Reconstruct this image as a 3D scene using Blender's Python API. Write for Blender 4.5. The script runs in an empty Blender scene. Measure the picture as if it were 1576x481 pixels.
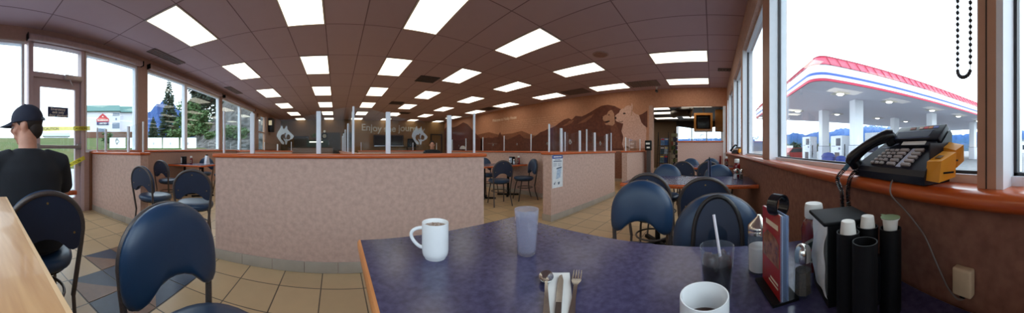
import bpy, bmesh, math, random
from mathutils import Vector, Matrix
R = math.radians
PI = math.pi
rnd = random.Random(7)
S = bpy.context.scene
COL = S.collection

# ---------------------------------------------------------------- camera (cylindrical sweep panorama), sky, exposure
EYE = 1.09
cam = bpy.data.cameras.new('camera')
cam.type = 'PANO'
cam.panorama_type = 'CENTRAL_CYLINDRICAL'
FPX, CX, CY = 368.0, 517.88, 229.87
cam.central_cylindrical_range_u_min = -CX / FPX
cam.central_cylindrical_range_u_max = (1576 - CX) / FPX
cam.central_cylindrical_range_v_min = -(481 - CY) / FPX
cam.central_cylindrical_range_v_max = CY / FPX
cam.central_cylindrical_radius = 1.0
cam.clip_start = 0.02
cam.clip_end = 2000
camo = bpy.data.objects.new('camera', cam)
COL.objects.link(camo)
camo.location = (0, 0, EYE)
camo.rotation_euler = (R(90), 0, 0)
S.camera = camo

SKY = 3.7
world = bpy.data.worlds.new('overcast_sky')
S.world = world
world.use_nodes = True
wn = world.node_tree.nodes
bg = wn['Background']
tc = wn.new('ShaderNodeTexCoord')
ns = wn.new('ShaderNodeTexNoise'); ns.inputs['Scale'].default_value = 2.5; ns.inputs['Detail'].default_value = 4
cr = wn.new('ShaderNodeValToRGB')
cr.color_ramp.elements[0].position = .3; cr.color_ramp.elements[0].color = (.72, .85, 1.0, 1)
cr.color_ramp.elements[1].position = .7; cr.color_ramp.elements[1].color = (.88, .95, 1.0, 1)
world.node_tree.links.new(tc.outputs['Generated'], ns.inputs['Vector'])
world.node_tree.links.new(ns.outputs['Fac'], cr.inputs['Fac'])
world.node_tree.links.new(cr.outputs['Color'], bg.inputs['Color'])
bg.inputs['Strength'].default_value = SKY

LAMP = 2.7
S.view_settings.view_transform = 'Standard'
S.view_settings.look = 'None'
S.view_settings.gamma = 1.0
S.view_settings.use_curve_mapping = False
S.view_settings.exposure = 0.0
cy = S.cycles
cy.max_bounces = 10
cy.diffuse_bounces = 5
cy.glossy_bounces = 5
cy.transmission_bounces = 8
cy.transparent_max_bounces = 40
cy.caustics_reflective = False
cy.caustics_refractive = False
cy.sample_clamp_indirect = 6
cy.use_denoising = True

# ---------------------------------------------------------------- materials
def lin(c):
    def f(u):
        u /= 255.0
        return u / 12.92 if u <= .04045 else ((u + .055) / 1.055) ** 2.4
    return (f(c[0]), f(c[1]), f(c[2]), 1)

MATS = {}
def M(name, rgb, rough=.5, metal=0., var=.08, scale=20., bump=0., spec=.5, emis=None, es=0., coat=0., stretch=None, rgb2=None, trans=0., detail=3):
    if name in MATS: return MATS[name]
    m = bpy.data.materials.new(name); m.use_nodes = True
    nt = m.node_tree; b = nt.nodes['Principled BSDF']
    b.inputs['Roughness'].default_value = rough
    b.inputs['Metallic'].default_value = metal
    b.inputs['Specular IOR Level'].default_value = spec
    b.inputs['Coat Weight'].default_value = coat
    b.inputs['Transmission Weight'].default_value = trans
    t = nt.nodes.new('ShaderNodeTexCoord'); n = nt.nodes.new('ShaderNodeTexNoise')
    n.inputs['Scale'].default_value = scale; n.inputs['Detail'].default_value = detail
    src = t.outputs['Object']
    if stretch:
        mp = nt.nodes.new('ShaderNodeMapping'); mp.inputs['Scale'].default_value = stretch
        nt.links.new(src, mp.inputs['Vector']); src = mp.outputs['Vector']
    nt.links.new(src, n.inputs['Vector'])
    r = nt.nodes.new('ShaderNodeValToRGB')
    c = lin(rgb)
    if rgb2: d = lin(rgb2)
    else: d = tuple(x * (1 - var) for x in c[:3]) + (1,)
    e = c if rgb2 else tuple(min(1, x * (1 + var)) for x in c[:3]) + (1,)
    r.color_ramp.elements[0].position = .32; r.color_ramp.elements[0].color = d
    r.color_ramp.elements[1].position = .68; r.color_ramp.elements[1].color = e
    nt.links.new(n.outputs['Fac'], r.inputs['Fac'])
    nt.links.new(r.outputs['Color'], b.inputs['Base Color'])
    if bump:
        bp = nt.nodes.new('ShaderNodeBump'); bp.inputs['Strength'].default_value = bump; bp.inputs['Distance'].default_value = .01
        nt.links.new(n.outputs['Fac'], bp.inputs['Height']); nt.links.new(bp.outputs['Normal'], b.inputs['Normal'])
    if emis:
        b.inputs['Emission Color'].default_value = lin(emis); b.inputs['Emission Strength'].default_value = es
    MATS[name] = m
    return m

def glass_mat(name, tint=(.95, .98, .98), haze=0., hazecol=(200, 215, 225), ior=1.45, gloss=1.0, rough=0.):
    if name in MATS: return MATS[name]
    m = bpy.data.materials.new(name); m.use_nodes = True
    nt = m.node_tree; nt.nodes.remove(nt.nodes['Principled BSDF'])
    out = nt.nodes['Material Output']
    tr = nt.nodes.new('ShaderNodeBsdfTransparent'); tr.inputs['Color'].default_value = (*tint, 1)
    gl = nt.nodes.new('ShaderNodeBsdfGlossy'); gl.inputs['Roughness'].default_value = rough
    gl.inputs['Color'].default_value = (gloss, gloss, gloss, 1)
    # Schlick reflectance of a thin sheet (same from both of its faces)
    fr = nt.nodes.new('ShaderNodeLayerWeight'); fr.inputs['Blend'].default_value = .5
    pw = nt.nodes.new('ShaderNodeMath'); pw.operation = 'POWER'; pw.inputs[1].default_value = 5
    r0 = ((ior - 1) / (ior + 1)) ** 2
    ma = nt.nodes.new('ShaderNodeMath'); ma.operation = 'MULTIPLY_ADD'; ma.inputs[1].default_value = 1 - r0; ma.inputs[2].default_value = r0
    nt.links.new(fr.outputs['Facing'], pw.inputs[0]); nt.links.new(pw.outputs[0], ma.inputs[0])
    mx = nt.nodes.new('ShaderNodeMixShader')
    nt.links.new(ma.outputs[0], mx.inputs['Fac'])
    a = tr.outputs[0]
    if haze > 0:
        df = nt.nodes.new('ShaderNodeBsdfDiffuse'); df.inputs['Color'].default_value = lin(hazecol)
        tl = nt.nodes.new('ShaderNodeBsdfTranslucent'); tl.inputs['Color'].default_value = lin(hazecol)
        m1 = nt.nodes.new('ShaderNodeMixShader'); m1.inputs['Fac'].default_value = .5
        nt.links.new(df.outputs[0], m1.inputs[1]); nt.links.new(tl.outputs[0], m1.inputs[2])
        m2 = nt.nodes.new('ShaderNodeMixShader'); m2.inputs['Fac'].default_value = haze
        nt.links.new(tr.outputs[0], m2.inputs[1]); nt.links.new(m1.outputs[0], m2.inputs[2])
        a = m2.outputs[0]
    nt.links.new(a, mx.inputs[1]); nt.links.new(gl.outputs[0], mx.inputs[2])
    nt.links.new(mx.outputs[0], out.inputs['Surface'])
    MATS[name] = m
    return m

def grid_mat(name, base, line, px, py, ox, oy, w, rough=.6, var=.1, spec=.3, scale=6., accents=None, bump=0.):
    """rectangular tiles in X/Y with lines of width w"""
    m = bpy.data.materials.new(name); m.use_nodes = True
    nt = m.node_tree; L = nt.links.new; b = nt.nodes['Principled BSDF']
    b.inputs['Roughness'].default_value = rough; b.inputs['Specular IOR Level'].default_value = spec
    t = nt.nodes.new('ShaderNodeTexCoord'); sp = nt.nodes.new('ShaderNodeSeparateXYZ')
    L(t.outputs['Object'], sp.inputs[0])
    def mth(op, a, bb=None):
        n = nt.nodes.new('ShaderNodeMath'); n.operation = op
        for i, v in enumerate((a, bb)):
            if v is None: continue
            if isinstance(v, (int, float)): n.inputs[i].default_value = v
            else: L(v, n.inputs[i])
        return n.outputs[0]
    def cell(o, p, off):
        u = mth('DIVIDE', mth('SUBTRACT', o, off), p)
        fr = mth('FRACT', u)
        d = mth('MULTIPLY', mth('MINIMUM', fr, mth('SUBTRACT', 1.0, fr)), p)
        return mth('LESS_THAN', d, w / 2), mth('FLOOR', u)
    lx, ix = cell(sp.outputs[0], px, ox); ly, iy = cell(sp.outputs[1], py, oy)
    ln = mth('MAXIMUM', lx, ly)
    wn_ = nt.nodes.new('ShaderNodeTexWhiteNoise'); wn_.noise_dimensions = '2D'
    cb = nt.nodes.new('ShaderNodeCombineXYZ'); L(ix, cb.inputs[0]); L(iy, cb.inputs[1]); L(cb.outputs[0], wn_.inputs['Vector'])
    nz = nt.nodes.new('ShaderNodeTexNoise'); nz.inputs['Scale'].default_value = scale; nz.inputs['Detail'].default_value = 4
    L(t.outputs['Object'], nz.inputs['Vector'])
    f = mth('ADD', mth('MULTIPLY', wn_.outputs['Value'], .5), mth('MULTIPLY', nz.outputs['Fac'], .5))
    r = nt.nodes.new('ShaderNodeValToRGB'); c = lin(base)
    r.color_ramp.elements[0].position = .25; r.color_ramp.elements[0].color = tuple(x * (1 - var) for x in c[:3]) + (1,)
    r.color_ramp.elements[1].position = .75; r.color_ramp.elements[1].color = tuple(min(1, x * (1 + var)) for x in c[:3]) + (1,)
    L(f, r.inputs['Fac'])
    mx = nt.nodes.new('ShaderNodeMix'); mx.data_type = 'RGBA'
    L(ln, mx.inputs['Factor']); L(r.outputs['Color'], mx.inputs['A']); mx.inputs['B'].default_value = lin(line)
    L(mx.outputs['Result'], b.inputs['Base Color'])
    if bump:
        bp = nt.nodes.new('ShaderNodeBump'); bp.inputs['Strength'].default_value = bump; bp.inputs['Distance'].default_value = .004
        L(mth('SUBTRACT', 1.0, ln), bp.inputs['Height']); L(bp.outputs['Normal'], b.inputs['Normal'])
    MATS[name] = m
    return m

wall_m = M('mottled_wallcovering', (209, 178, 165), .75, var=.10, scale=22, spec=.2, rgb2=(190, 160, 148), detail=10)
brownwall_m = M('brown_wallcovering', (150, 108, 92), .7, rgb2=(128, 88, 76), scale=30, spec=.2)
mural_m = M('peach_mural_ground', (205, 150, 122), .65, rgb2=(190, 134, 106), scale=25, spec=.2)
wood_m = M('orange_wood', (208, 102, 46), .28, rgb2=(184, 80, 32), scale=5, stretch=(1.2, 14, 14), coat=.3)
woody_m = M('orange_wood_y', (208, 102, 46), .28, rgb2=(184, 80, 32), scale=5, stretch=(14, 1.2, 14), coat=.3)
maple_m = M('maple_wood', (214, 166, 116), .35, rgb2=(194, 142, 94), scale=4, stretch=(1.5, 14, 14), coat=.15)
tile_base_m = M('grey_base_tile', (172, 162, 150), .4, var=.07, scale=6)
lamin_m = M('blue_laminate', (80, 76, 110), .23, rgb2=(58, 56, 86), scale=60, detail=6, spec=.5)
vinyl_m = M('blue_vinyl', (32, 58, 88), .34, var=.05, scale=8, spec=.5)
panel_m = M('dark_blue_panel', (30, 42, 66), .5, var=.06, scale=10)
tube_m = M('bronze_tube', (84, 76, 74), .4, metal=.35, var=.25, scale=300)
steel_m = M('steel', (190, 190, 190), .22, metal=1, var=.04)
chrome_m = M('chrome', (220, 216, 208), .2, metal=1, var=.03)
black_m = M('black_plastic', (11, 11, 13), .55, var=.1, spec=.25)
blackg_m = M('black_gloss', (16, 17, 22), .22, var=.1)
alu_m = M('white_aluminium', (238, 243, 252), .4, var=.02)
tanalu_m = M('tan_frame', (196, 150, 124), .5, var=.04)
white_m = M('white_ceramic', (236, 238, 240), .16, var=.02)
paper_m = M('white_paper', (236, 234, 230), .8, var=.03)
whitep_m = M('white_plastic', (232, 230, 224), .4, var=.03)
glass_m = glass_mat('window_glass')
screen_m = glass_mat('screen_glass', tint=(.93, .955, .965), ior=1.15)
etch_m = glass_mat('etched_glass', tint=(.9, .9, .9), haze=.45, hazecol=(220, 226, 226))
darkwall_m = M('dark_brown_wall', (124, 90, 58), .7, rgb2=(108, 78, 50), scale=14)
tanwall_m = M('tan_wall', (140, 104, 62), .7, rgb2=(126, 92, 54), scale=14)

# ---------------------------------------------------------------- mesh builder
class MB:
    def __init__(s):
        s.bm = bmesh.new(); s.mi = 0
    def _f(s, vs):
        try:
            f = s.bm.faces.new(vs); f.material_index = s.mi; f.smooth = True
            return f
        except ValueError:
            return None
    def box(s, x0, x1, y0, y1, z0, z1, mat=None, bev=0):
        n0 = len(s.bm.verts)
        v = [s.bm.verts.new((x, y, z)) for z in (z0, z1) for y in (y0, y1) for x in (x0, x1)]
        fs = [s._f([v[i] for i in q]) for q in ((0, 2, 3, 1), (4, 5, 7, 6), (0, 1, 5, 4), (2, 6, 7, 3), (0, 4, 6, 2), (1, 3, 7, 5))]
        if bev > 0:
            es = list({e for f in fs for e in f.edges})
            r = bmesh.ops.bevel(s.bm, geom=es, offset=bev, segments=3, affect='EDGES', profile=.5)
            for f in r['faces']: f.material_index = s.mi; f.smooth = True
            vv = list({w for f in r['faces'] for w in f.verts} | {w for f in fs if f.is_valid for w in f.verts})
        else: vv = v
        if mat is not None: bmesh.ops.transform(s.bm, matrix=mat, verts=[w for w in vv if w.is_valid])
        return s
    def ring(s, c, u, w, r, n, ru=None):
        return [s.bm.verts.new(c + u * (math.cos(2 * PI * i / n) * r) + w * (math.sin(2 * PI * i / n) * (ru or r))) for i in range(n)]
    def skin(s, r0, r1):
        n = len(r0)
        for i in range(n): s._f([r0[i], r0[(i + 1) % n], r1[(i + 1) % n], r1[i]])
    def tube(s, pts, r, n=8, closed=False, caps=True):
        pts = [Vector(p) for p in pts]
        rr = r if isinstance(r, (list, tuple)) else [r] * len(pts)
        rings = []; m = len(pts); up = None
        for i, p in enumerate(pts):
            if closed: t = pts[(i + 1) % m] - pts[i - 1]
            else: t = pts[min(i + 1, m - 1)] - pts[max(i - 1, 0)]
            t.normalize()
            if up is None:
                up = Vector((0, 0, 1)) if abs(t.z) < .9 else Vector((1, 0, 0))
            u = up - t * up.dot(t)
            if u.length < 1e-5: u = t.orthogonal()
            u.normalize(); up = u
            rings.append(s.ring(p, u, t.cross(u), rr[i], n))
        for a, b in zip(rings, rings[1:]): s.skin(a, b)
        if closed: s.skin(rings[-1], rings[0])
        elif caps:
            s._f(rings[0][::-1]); s._f(rings[-1])
        return s
    def cyl(s, p0, p1, r, n=16, r2=None):
        return s.tube([p0, p1], [r, r if r2 is None else r2], n)
    def lathe(s, prof, c=(0, 0, 0), n=24, sx=1., sy=1.):
        rings = []
        for (r, z) in prof:
            if r < 1e-6: rings.append([s.bm.verts.new((c[0], c[1], c[2] + z))])
            else: rings.append([s.bm.verts.new((c[0] + sx * r * math.cos(2 * PI * i / n), c[1] + sy * r * math.sin(2 * PI * i / n), c[2] + z)) for i in range(n)])
        for a, b in zip(rings, rings[1:]):
            if len(a) == 1 and len(b) == 1: continue
            if len(a) == 1:
                for i in range(n): s._f([a[0], b[(i + 1) % n], b[i]])
            elif len(b) == 1:
                for i in range(n): s._f([a[i], a[(i + 1) % n], b[0]])
            else: s.skin(a, b)
        return s
    def prism(s, poly, d, plane='xy', o=0.):
        """polygon extruded by d; plane gives the two axes of the polygon"""
        def mk(a, b, h):
            return {'xy': (a, b, h), 'xz': (a, h, b), 'yz': (h, a, b)}[plane]
        b0 = [s.bm.verts.new(mk(a, b, o)) for a, b in poly]
        b1 = [s.bm.verts.new(mk(a, b, o + d)) for a, b in poly]
        s._f(b0[::-1]); s._f(b1); s.skin(b0, b1)
        return s
    def ell(s, c, r, nu=20, nv=12):
        prof = []
        rings = []
        for j in range(nv + 1):
            a = -PI / 2 + PI * j / nv
            if j in (0, nv): rings.append([s.bm.verts.new((c[0], c[1], c[2] + r[2] * math.sin(a)))])
            else: rings.append([s.bm.verts.new((c[0] + r[0] * math.cos(a) * math.cos(2 * PI * i / nu), c[1] + r[1] * math.cos(a) * math.sin(2 * PI * i / nu), c[2] + r[2] * math.sin(a))) for i in range(nu)])
        for a, b in zip(rings, rings[1:]):
            if len(a) == 1:
                for i in range(nu): s._f([a[0], b[(i + 1) % nu], b[i]])
            elif len(b) == 1:
                for i in range(nu): s._f([a[i], a[(i + 1) % nu], b[0]])
            else: s.skin(a, b)
        return s
    def loft(s, secs, n=24, caps=True):
        """secs: (cx,cy,cz,rx,ry) horizontal ellipses"""
        rings = [[s.bm.verts.new((cx + rx * math.cos(2 * PI * i / n), cy + ry * math.sin(2 * PI * i / n), cz)) for i in range(n)] for cx, cy, cz, rx, ry in secs]
        for a, b in zip(rings, rings[1:]): s.skin(a, b)
        if caps: s._f(rings[0][::-1]); s._f(rings[-1])
        return s
    def build(s, name, mats, parent=None, loc=None, rot=None, sharp=32, normals=True):
        if not isinstance(mats, (list, tuple)): mats = [mats]
        if normals: bmesh.ops.recalc_face_normals(s.bm, faces=s.bm.faces[:])
        me = bpy.data.meshes.new(name); s.bm.to_mesh(me); s.bm.free()
        for m in mats: me.materials.append(m)
        me.set_sharp_from_angle(angle=R(sharp))
        o = bpy.data.objects.new(name, me); COL.objects.link(o)
        if parent: o.parent = parent
        if loc: o.location = loc
        if rot: o.rotation_euler = rot
        return o

def tag(o, label, cat, group=None, kind=None):
    o['label'] = label; o['category'] = cat
    if group: o['group'] = group
    if kind: o['kind'] = kind
    return o
def struct(o, label=None):
    o['kind'] = 'structure'
    if label: o['label'] = label
    return o
def thing(name, label, cat, loc=(0, 0, 0), rz=0., group=None):
    o = bpy.data.objects.new(name, None); COL.objects.link(o)
    o.location = loc; o.rotation_euler = (0, 0, rz); o.empty_display_size = .1
    return tag(o, label, cat, group)
def dup(o, parent=None):
    c = o.copy(); COL.objects.link(c)
    if parent: c.parent = parent
    for ch in list(o.children): dup(ch, c)
    return c
def text_mesh(name, txt, size, mat, depth=.002, align='LEFT', parent=None, loc=(0, 0, 0), rot=(0, 0, 0), bold=0., wave=None, linesp=1.):
    cu = bpy.data.curves.new(name, 'FONT'); cu.body = txt; cu.size = size; cu.extrude = depth; cu.align_x = align; cu.offset = bold
    cu.space_line = linesp
    t = bpy.data.objects.new(name, cu); COL.objects.link(t)
    bpy.context.view_layer.update()
    me = bpy.data.meshes.new_from_object(t.evaluated_get(bpy.context.evaluated_depsgraph_get()))
    bpy.data.objects.remove(t)
    if wave:
        for v in me.vertices: v.co.y += wave(v.co.x)
    me.materials.clear(); me.materials.append(mat)
    o = bpy.data.objects.new(name, me); COL.objects.link(o)
    o.location = loc; o.rotation_euler = rot
    if parent: o.parent = parent
    return o
def on_plane_x(px, py, X):
    a = (px - CX) / FPX; r = X / math.sin(a)
    return (r * math.cos(a), EYE - (py - CY) / FPX * r)

# ---------------------------------------------------------------- room shell
CEIL = 3.052
XL, XR, YF, YB = -3.70, 7.58, 15.6, -.47      # left window wall, mural wall, far wall, near window wall
YG = -.56                                      # glass plane of the near window wall
SILLZ = 1.005
floor_m = grid_mat('cream_floor_tile', (204, 176, 136), (96, 84, 70), .335, .335, -1.797, 1.2, .009, rough=.32, var=.10, spec=.5, bump=.3)
ceil_m = grid_mat('ceiling_panels', (186, 166, 176), (130, 110, 116), .61, 1.22, -.477 - .305, 3.13 - .61, .017, rough=.85, var=.04, spec=.1)

b = MB(); b.box(XL - .2, 16, -.62, YF + .2, -.1, 0)
struct(b.build('floor', floor_m), 'cream square floor tiles with dark grout')
# accent tiles: a star of blue and brown triangles let into the floor
acc_b = M('navy_floor_tile', (44, 58, 84), .35, var=.1)
acc_r = M('brown_floor_tile', (132, 98, 76), .35, var=.1)
TS = .335
def tri_tile(ix, iy, flip, c1, c2):
    x0, y0 = -1.797 + ix * TS, 1.2 + iy * TS; g = .005
    x0 += g; y0 += g; x1 = x0 + TS - 2 * g; y1 = y0 + TS - 2 * g
    b = MB()
    A, B_, C_, D = (x0, y0), (x1, y0), (x1, y1), (x0, y1)
    t1, t2 = ((A, B_, C_), (A, C_, D)) if flip else ((A, B_, D), (B_, C_, D))
    b.mi = 0; b.prism(t1, .003, 'xy', 0.0)
    b.mi = 1; b.prism(t2, .003, 'xy', 0.0)
    return b.build('floor_tile', [c1, c2], sharp=20)
for q in ((-1, 0, True, acc_r, acc_b), (0, 0, True, acc_b, acc_b), (-1, 1, False, acc_r, acc_r), (0, 1, True, acc_b, acc_r), (0, -1, True, acc_r, acc_b), (1, 0, False, acc_r, acc_b), (1, 1, True, acc_b, acc_r), (1, -1, False, acc_b, acc_r)):
    struct(tri_tile(*q), 'two tone blue and brown accent tile in the cream floor')

b = MB(); b.box(XL - .2, XR + .15, -.62, YF + .2, CEIL, CEIL + .1)
struct(b.build('ceiling', ceil_m), 'mauve grey suspended ceiling of rectangular panels')

# far wall and its openings
b = MB(); b.box(XL - .2, XR + .15, YF, YF + .15, 0, CEIL)
b.build('wall_back', tanwall_m)
struct(bpy.data.objects['wall_back'], 'tan far wall behind the partitions')
b = MB(); b.box(XL, 1.0, YF - .02, YF - .001, 0, CEIL - .001)
o = b.build('trim_1', darkwall_m); struct(o, 'dark brown painted stretch of the far wall')

# mural wall with the wide opening to the shop
OY0, OY1, OZ = -.36, 1.93, 2.47
b = MB()
b.box(XR, XR + .15, OY1, YF, 0, CEIL); b.box(XR, XR + .15, -.62, OY0, 0, CEIL); b.box(XR, XR + .15, OY0, OY1, OZ, CEIL)
struct(b.build('wall_right', mural_m), 'peach end wall with a wide opening to the shop')
b = MB(); b.box(XR - .015, XR + .165, OY1 - .01, OY1 + .12, 0, OZ + .06)
struct(b.build('trim_2', M('pink_jamb', (196, 158, 142), .6)), 'pinkish jamb at the side of the shop opening')
b = MB(); b.box(XR - .012, XR + .16, OY0 - .08, OY0 + .01, 0, OZ)
struct(b.build('trim_3', alu_m), 'white jamb of the shop opening beside the windows')
b = MB(); b.box(XR - .005, XR + .05, 2.0, 2.14, 2.47, 2.475)
b.bm.free()

# left window wall: knee wall, door, header, mullions
HZ = 2.84
b = MB()
b.box(XL - .15, XL, -.62, 1.10, 0, 1.02)
b.box(XL - .15, XL, 2.10, YF, 0, 1.04)
b.box(XL - .15, XL, -.62, YF, HZ, CEIL)
b.box(XL - .15, XL, 3.39, 3.66, 1.04, HZ)
b.box(XL - .15, XL, 7.02, 7.16, 1.04, HZ)
b.box(XL - .15, XL, 10.3, 10.95, 1.04, HZ)
b.box(XL - .15, XL, 12.1, YF, 1.04, HZ)
b.box(XL - .15, XL, 2.10, 2.125, 1.04, HZ)
struct(b.build('wall_left', M('mauve_wall', (176, 146, 136), .7, var=.04, spec=.2)), 'brown window wall with tall panes and an emergency door')
b = MB(); b.box(XL - .02, XL + .035, 2.26, YF, 1.04, 1.075, bev=.012)
struct(b.build('trim_4', woody_m), 'wooden sill under the left windows')

def window_y(name, y0, y1, z0, z1, fw=.05, xm=None, rail=None, fmat=None, label=None):
    """window in the left wall"""
    x = XL - .085 if xm is None else xm
    root = bpy.data.objects.new(name, None); COL.objects.link(root); root.location = (x, (y0 + y1) / 2, z0); root['kind'] = 'structure'
    if label: root['label'] = label
    h, w = z1 - z0, (y1 - y0) / 2
    b = MB()
    b.box(-.05, .05, -w, -w + fw, 0, h); b.box(-.05, .05, w - fw, w, 0, h)
    b.box(-.05, .05, -w + fw, w - fw, 0, fw); b.box(-.05, .05, -w + fw, w - fw, h - fw, h)
    if rail: b.box(-.05, .05, -w + fw, w - fw, rail, rail + .06)
    b.build('frame', fmat or alu_m, root)
    b = MB(); b.box(-.004, .004, -w + fw * .8, w - fw * .8, fw * .8, h - fw * .8)
    b.build('pane', glass_m, root)
    return root
window_y('window_1', -.45, 1.02, 1.02, HZ)
window_y('window_2', 2.125, 3.39, 1.04, HZ)
window_y('window_3', 3.66, 5.12, 1.04, HZ)
window_y('window_4', 5.12, 7.02, 1.04, HZ, fw=.07)
window_y('window_5', 7.16, 8.80, 1.04, HZ)
window_y('window_6', 8.80, 10.3, 1.04, HZ)
window_y('window_7', 10.95, 12.1, 1.04, HZ, rail=.9, fmat=tanalu_m)

# emergency door with transom
door = bpy.data.objects.new('door_1', None); COL.objects.link(door); door.location = (XL - .075, 1.10, 0); door['kind'] = 'structure'
door['label'] = 'glazed emergency exit door with push bar and transom'
dm = M('mauve_door_frame', (196, 176, 180), .45, var=.03)
b = MB()
b.box(-.07, .075, -.02, .06, 0, CEIL - .2); b.box(-.07, .075, .94, 1.0, 0, CEIL - .2)
b.box(-.07, .075, .06, .94, 2.28, 2.36); b.box(-.07, .075, .06, .94, HZ - .02, HZ + .03)
b.build('door_frame', dm, door)
b = MB()
b.box(-.02, .03, .065, .19, .012, 2.275); b.box(-.02, .03, .84, .935, .012, 2.275)
b.box(-.02, .03, .19, .84, .012, .25); b.box(-.02, .03, .19, .84, 2.14, 2.275)
b.build('door_leaf', dm, door)
b = MB(); b.box(-.002, .008, .18, .85, .24, 2.15); b.box(-.002, .008, .05, .95, 2.35, HZ); b.build('pane', glass_m, door)
b = MB(); b.box(.03, .075, .10, .18, 1.09, 1.19, bev=.008); b.box(.03, .075, .86, .935, 1.09, 1.19, bev=.008); b.box(.055, .095, .1, .93, 1.105, 1.165, bev=.01)
b.build('push_bar', M('grey_metal', (150, 146, 146), .35, metal=.6), door)
b = MB(); b.box(.08, .15, .60, .93, 2.27, 2.35, bev=.01); b.tube([(.11, .7, 2.27), (.26, .62, 2.235), (.06, .78, 2.20)], .011, 6)
b.build('door_closer', M('closer_metal', (186, 170, 166), .4, metal=.3), door)
b = MB(); b.box(.032, .05, .90, .935, .80, .92, bev=.005); b.build('strike_plate', M('grey_metal', (0, 0, 0)), door)

sign = thing('door_sign', 'small navy sign with white lettering on the emergency door glass', 'sign', (XL - .063, 1.62, 1.73))
b = MB(); b.box(0, .004, -.19, .19, -.085, .085); b.build('plate', M('navy_sign', (24, 44, 92), .4), sign)
for k, t in enumerate(('Emergency', 'exit only', 'door alarmed')):
    text_mesh('lettering', t, .062, whitep_m, .0008, 'CENTER', sign, (.0052, 0, .028 - k * .052), (R(90), 0, R(90)), bold=.0012)

yellow_m = glass_mat('yellow_tape', tint=(.98, .96, .75), haze=.55, hazecol=(236, 224, 84), ior=1.2)
def tape(y0, z0, y1, z1, label, words_, off):
    b = MB(); n = 16
    for i in range(n):
        pass
    L_ = math.hypot(y1 - y0, z1 - z0); a = math.atan2(z1 - z0, y1 - y0)
    root = thing('caution_tape', label, 'tape', (XL + off, y0, z0))
    root.rotation_euler = (a, 0, 0)
    for i in range(n):
        s0, s1 = L_ * i / n, L_ * (i + 1) / n
        f = lambda s: .004 * math.sin(s * 9)
        vs = [b.bm.verts.new(p) for p in ((f(s0), s0, -.036), (f(s1), s1, -.036), (f(s1), s1, .036), (f(s0), s0, .036))]
        vs2 = [b.bm.verts.new((v.co.x - .0015, v.co.y, v.co.z)) for v in vs]
        b._f(vs); b._f(vs2[::-1]); b.skin(vs2, vs)
    b.build('band', yellow_m, root)
    for s in words_:
        text_mesh('lettering', 'CAUTION', .06, black_m, .0008, 'LEFT', root, (.006, s, -.021), (R(90), 0, R(90)), bold=.0006)
    return root
tape(1.20, 1.42, 2.20, 1.47, 'yellow caution tape stretched across the door at head height', (.12, .66), .03)
tape(1.72, .80, 2.08, .95, 'yellow caution tape hanging slanted below the push bar', (.02,), .05)

# near window wall (right): wall below the sill, header, mullions
WX = [(-2.9, -1.45), (-1.30, .191), (.235, 1.95), (2.2, 3.70), (3.9, 5.26), (5.46, 6.74), (6.86, 7.45)]
WTOP = 2.63
b = MB()
b.mi = 0; b.box(XL - .15, XR, YB - .15, YB, 0, .962); b.mi = 1; b.box(XL - .15, XR, YB - .15, YB, WTOP, CEIL)
struct(b.build('wall_front', [brownwall_m, wall_m]), 'brown wall below the near windows')
b = MB()
edges = [XL] + [e for w in WX for e in w] + [XR]
for i in range(0, len(edges), 2):
    if edges[i] < edges[i + 1]:
        b.box(edges[i], edges[i + 1], YG - .07, YB - .002, .962, WTOP)
struct(b.build('wall_front_piers', tanalu_m), 'tan mullions between the near windows')
# the mullion beside the phone is two frames side by side with a joint
b = MB(); b.box(.2115, .2145, YB - .003, YB - .0005, .962, WTOP - .001); struct(b.build('trim_7', M('dark_joint', (58, 44, 40), .6)), 'dark joint in the mullion beside the phone')
b = MB()
prof = [(-.66, .962), (-.455, .962), (-.435, .966), (-.425, .98), (-.428, .994), (-.44, 1.003), (-.452, SILLZ), (-.66, SILLZ)]
b.prism(prof, XR - XL, 'yz', XL)
struct(b.build('trim_5', wood_m, sharp=50), 'orange wooden sill with a rounded nose under the near windows')
for i, (x0, x1) in enumerate(WX):
    root = bpy.data.objects.new('window_%d' % (8 + i), None); COL.objects.link(root); root.location = (x0, YG, SILLZ); root['kind'] = 'structure'
    w, h = x1 - x0, WTOP - SILLZ
    b = MB(); fw = .016
    b.box(0, .006, -.06, .03, 0, h); b.box(w - fw, w, -.06, .086, 0, h)
    b.box(.006, w - fw, -.06, .03, 0, .022); b.box(.006, w - fw, -.06, .03, h - .03, h)
    b.build('frame', alu_m, root)
    b = MB(); g = .008
    for (a, c) in ((.006, .006 + g), (w - fw - g, w - fw)): b.box(a, c, -.012, .012, .022, h - .03)
    b.box(.006, w - fw, -.012, .012, .022, .022 + g)
    b.build('gasket', M('dark_gasket', (50, 50, 56), .5), root)
    b = MB(); b.box(.006, w - fw, -.003, .003, .022, h - .03); b.build('pane', glass_m, root)

# baseboards
def baseboard(name, x0, x1, y0, y1, lab=None):
    b = MB(); b.box(x0, x1, y0, y1, 0.001, .1); return struct(b.build(name, tile_base_m), lab)
baseboard('baseboard_left', XL, XL + .012, 2.4, YF - .03)
b = MB(); b.box(XR - .008, XR, 2.055, YF - .01, .1, 1.03); struct(b.build('wall_right_dado', brownwall_m), 'brown lower part of the mural wall')  # lower wallcovering; the shade on it is put into this brown
baseboard('baseboard_right', XR - .012, XR, 2.06, YF - .01)
baseboard('baseboard_front', XL, XR - .02, YB, YB + .012)

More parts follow.
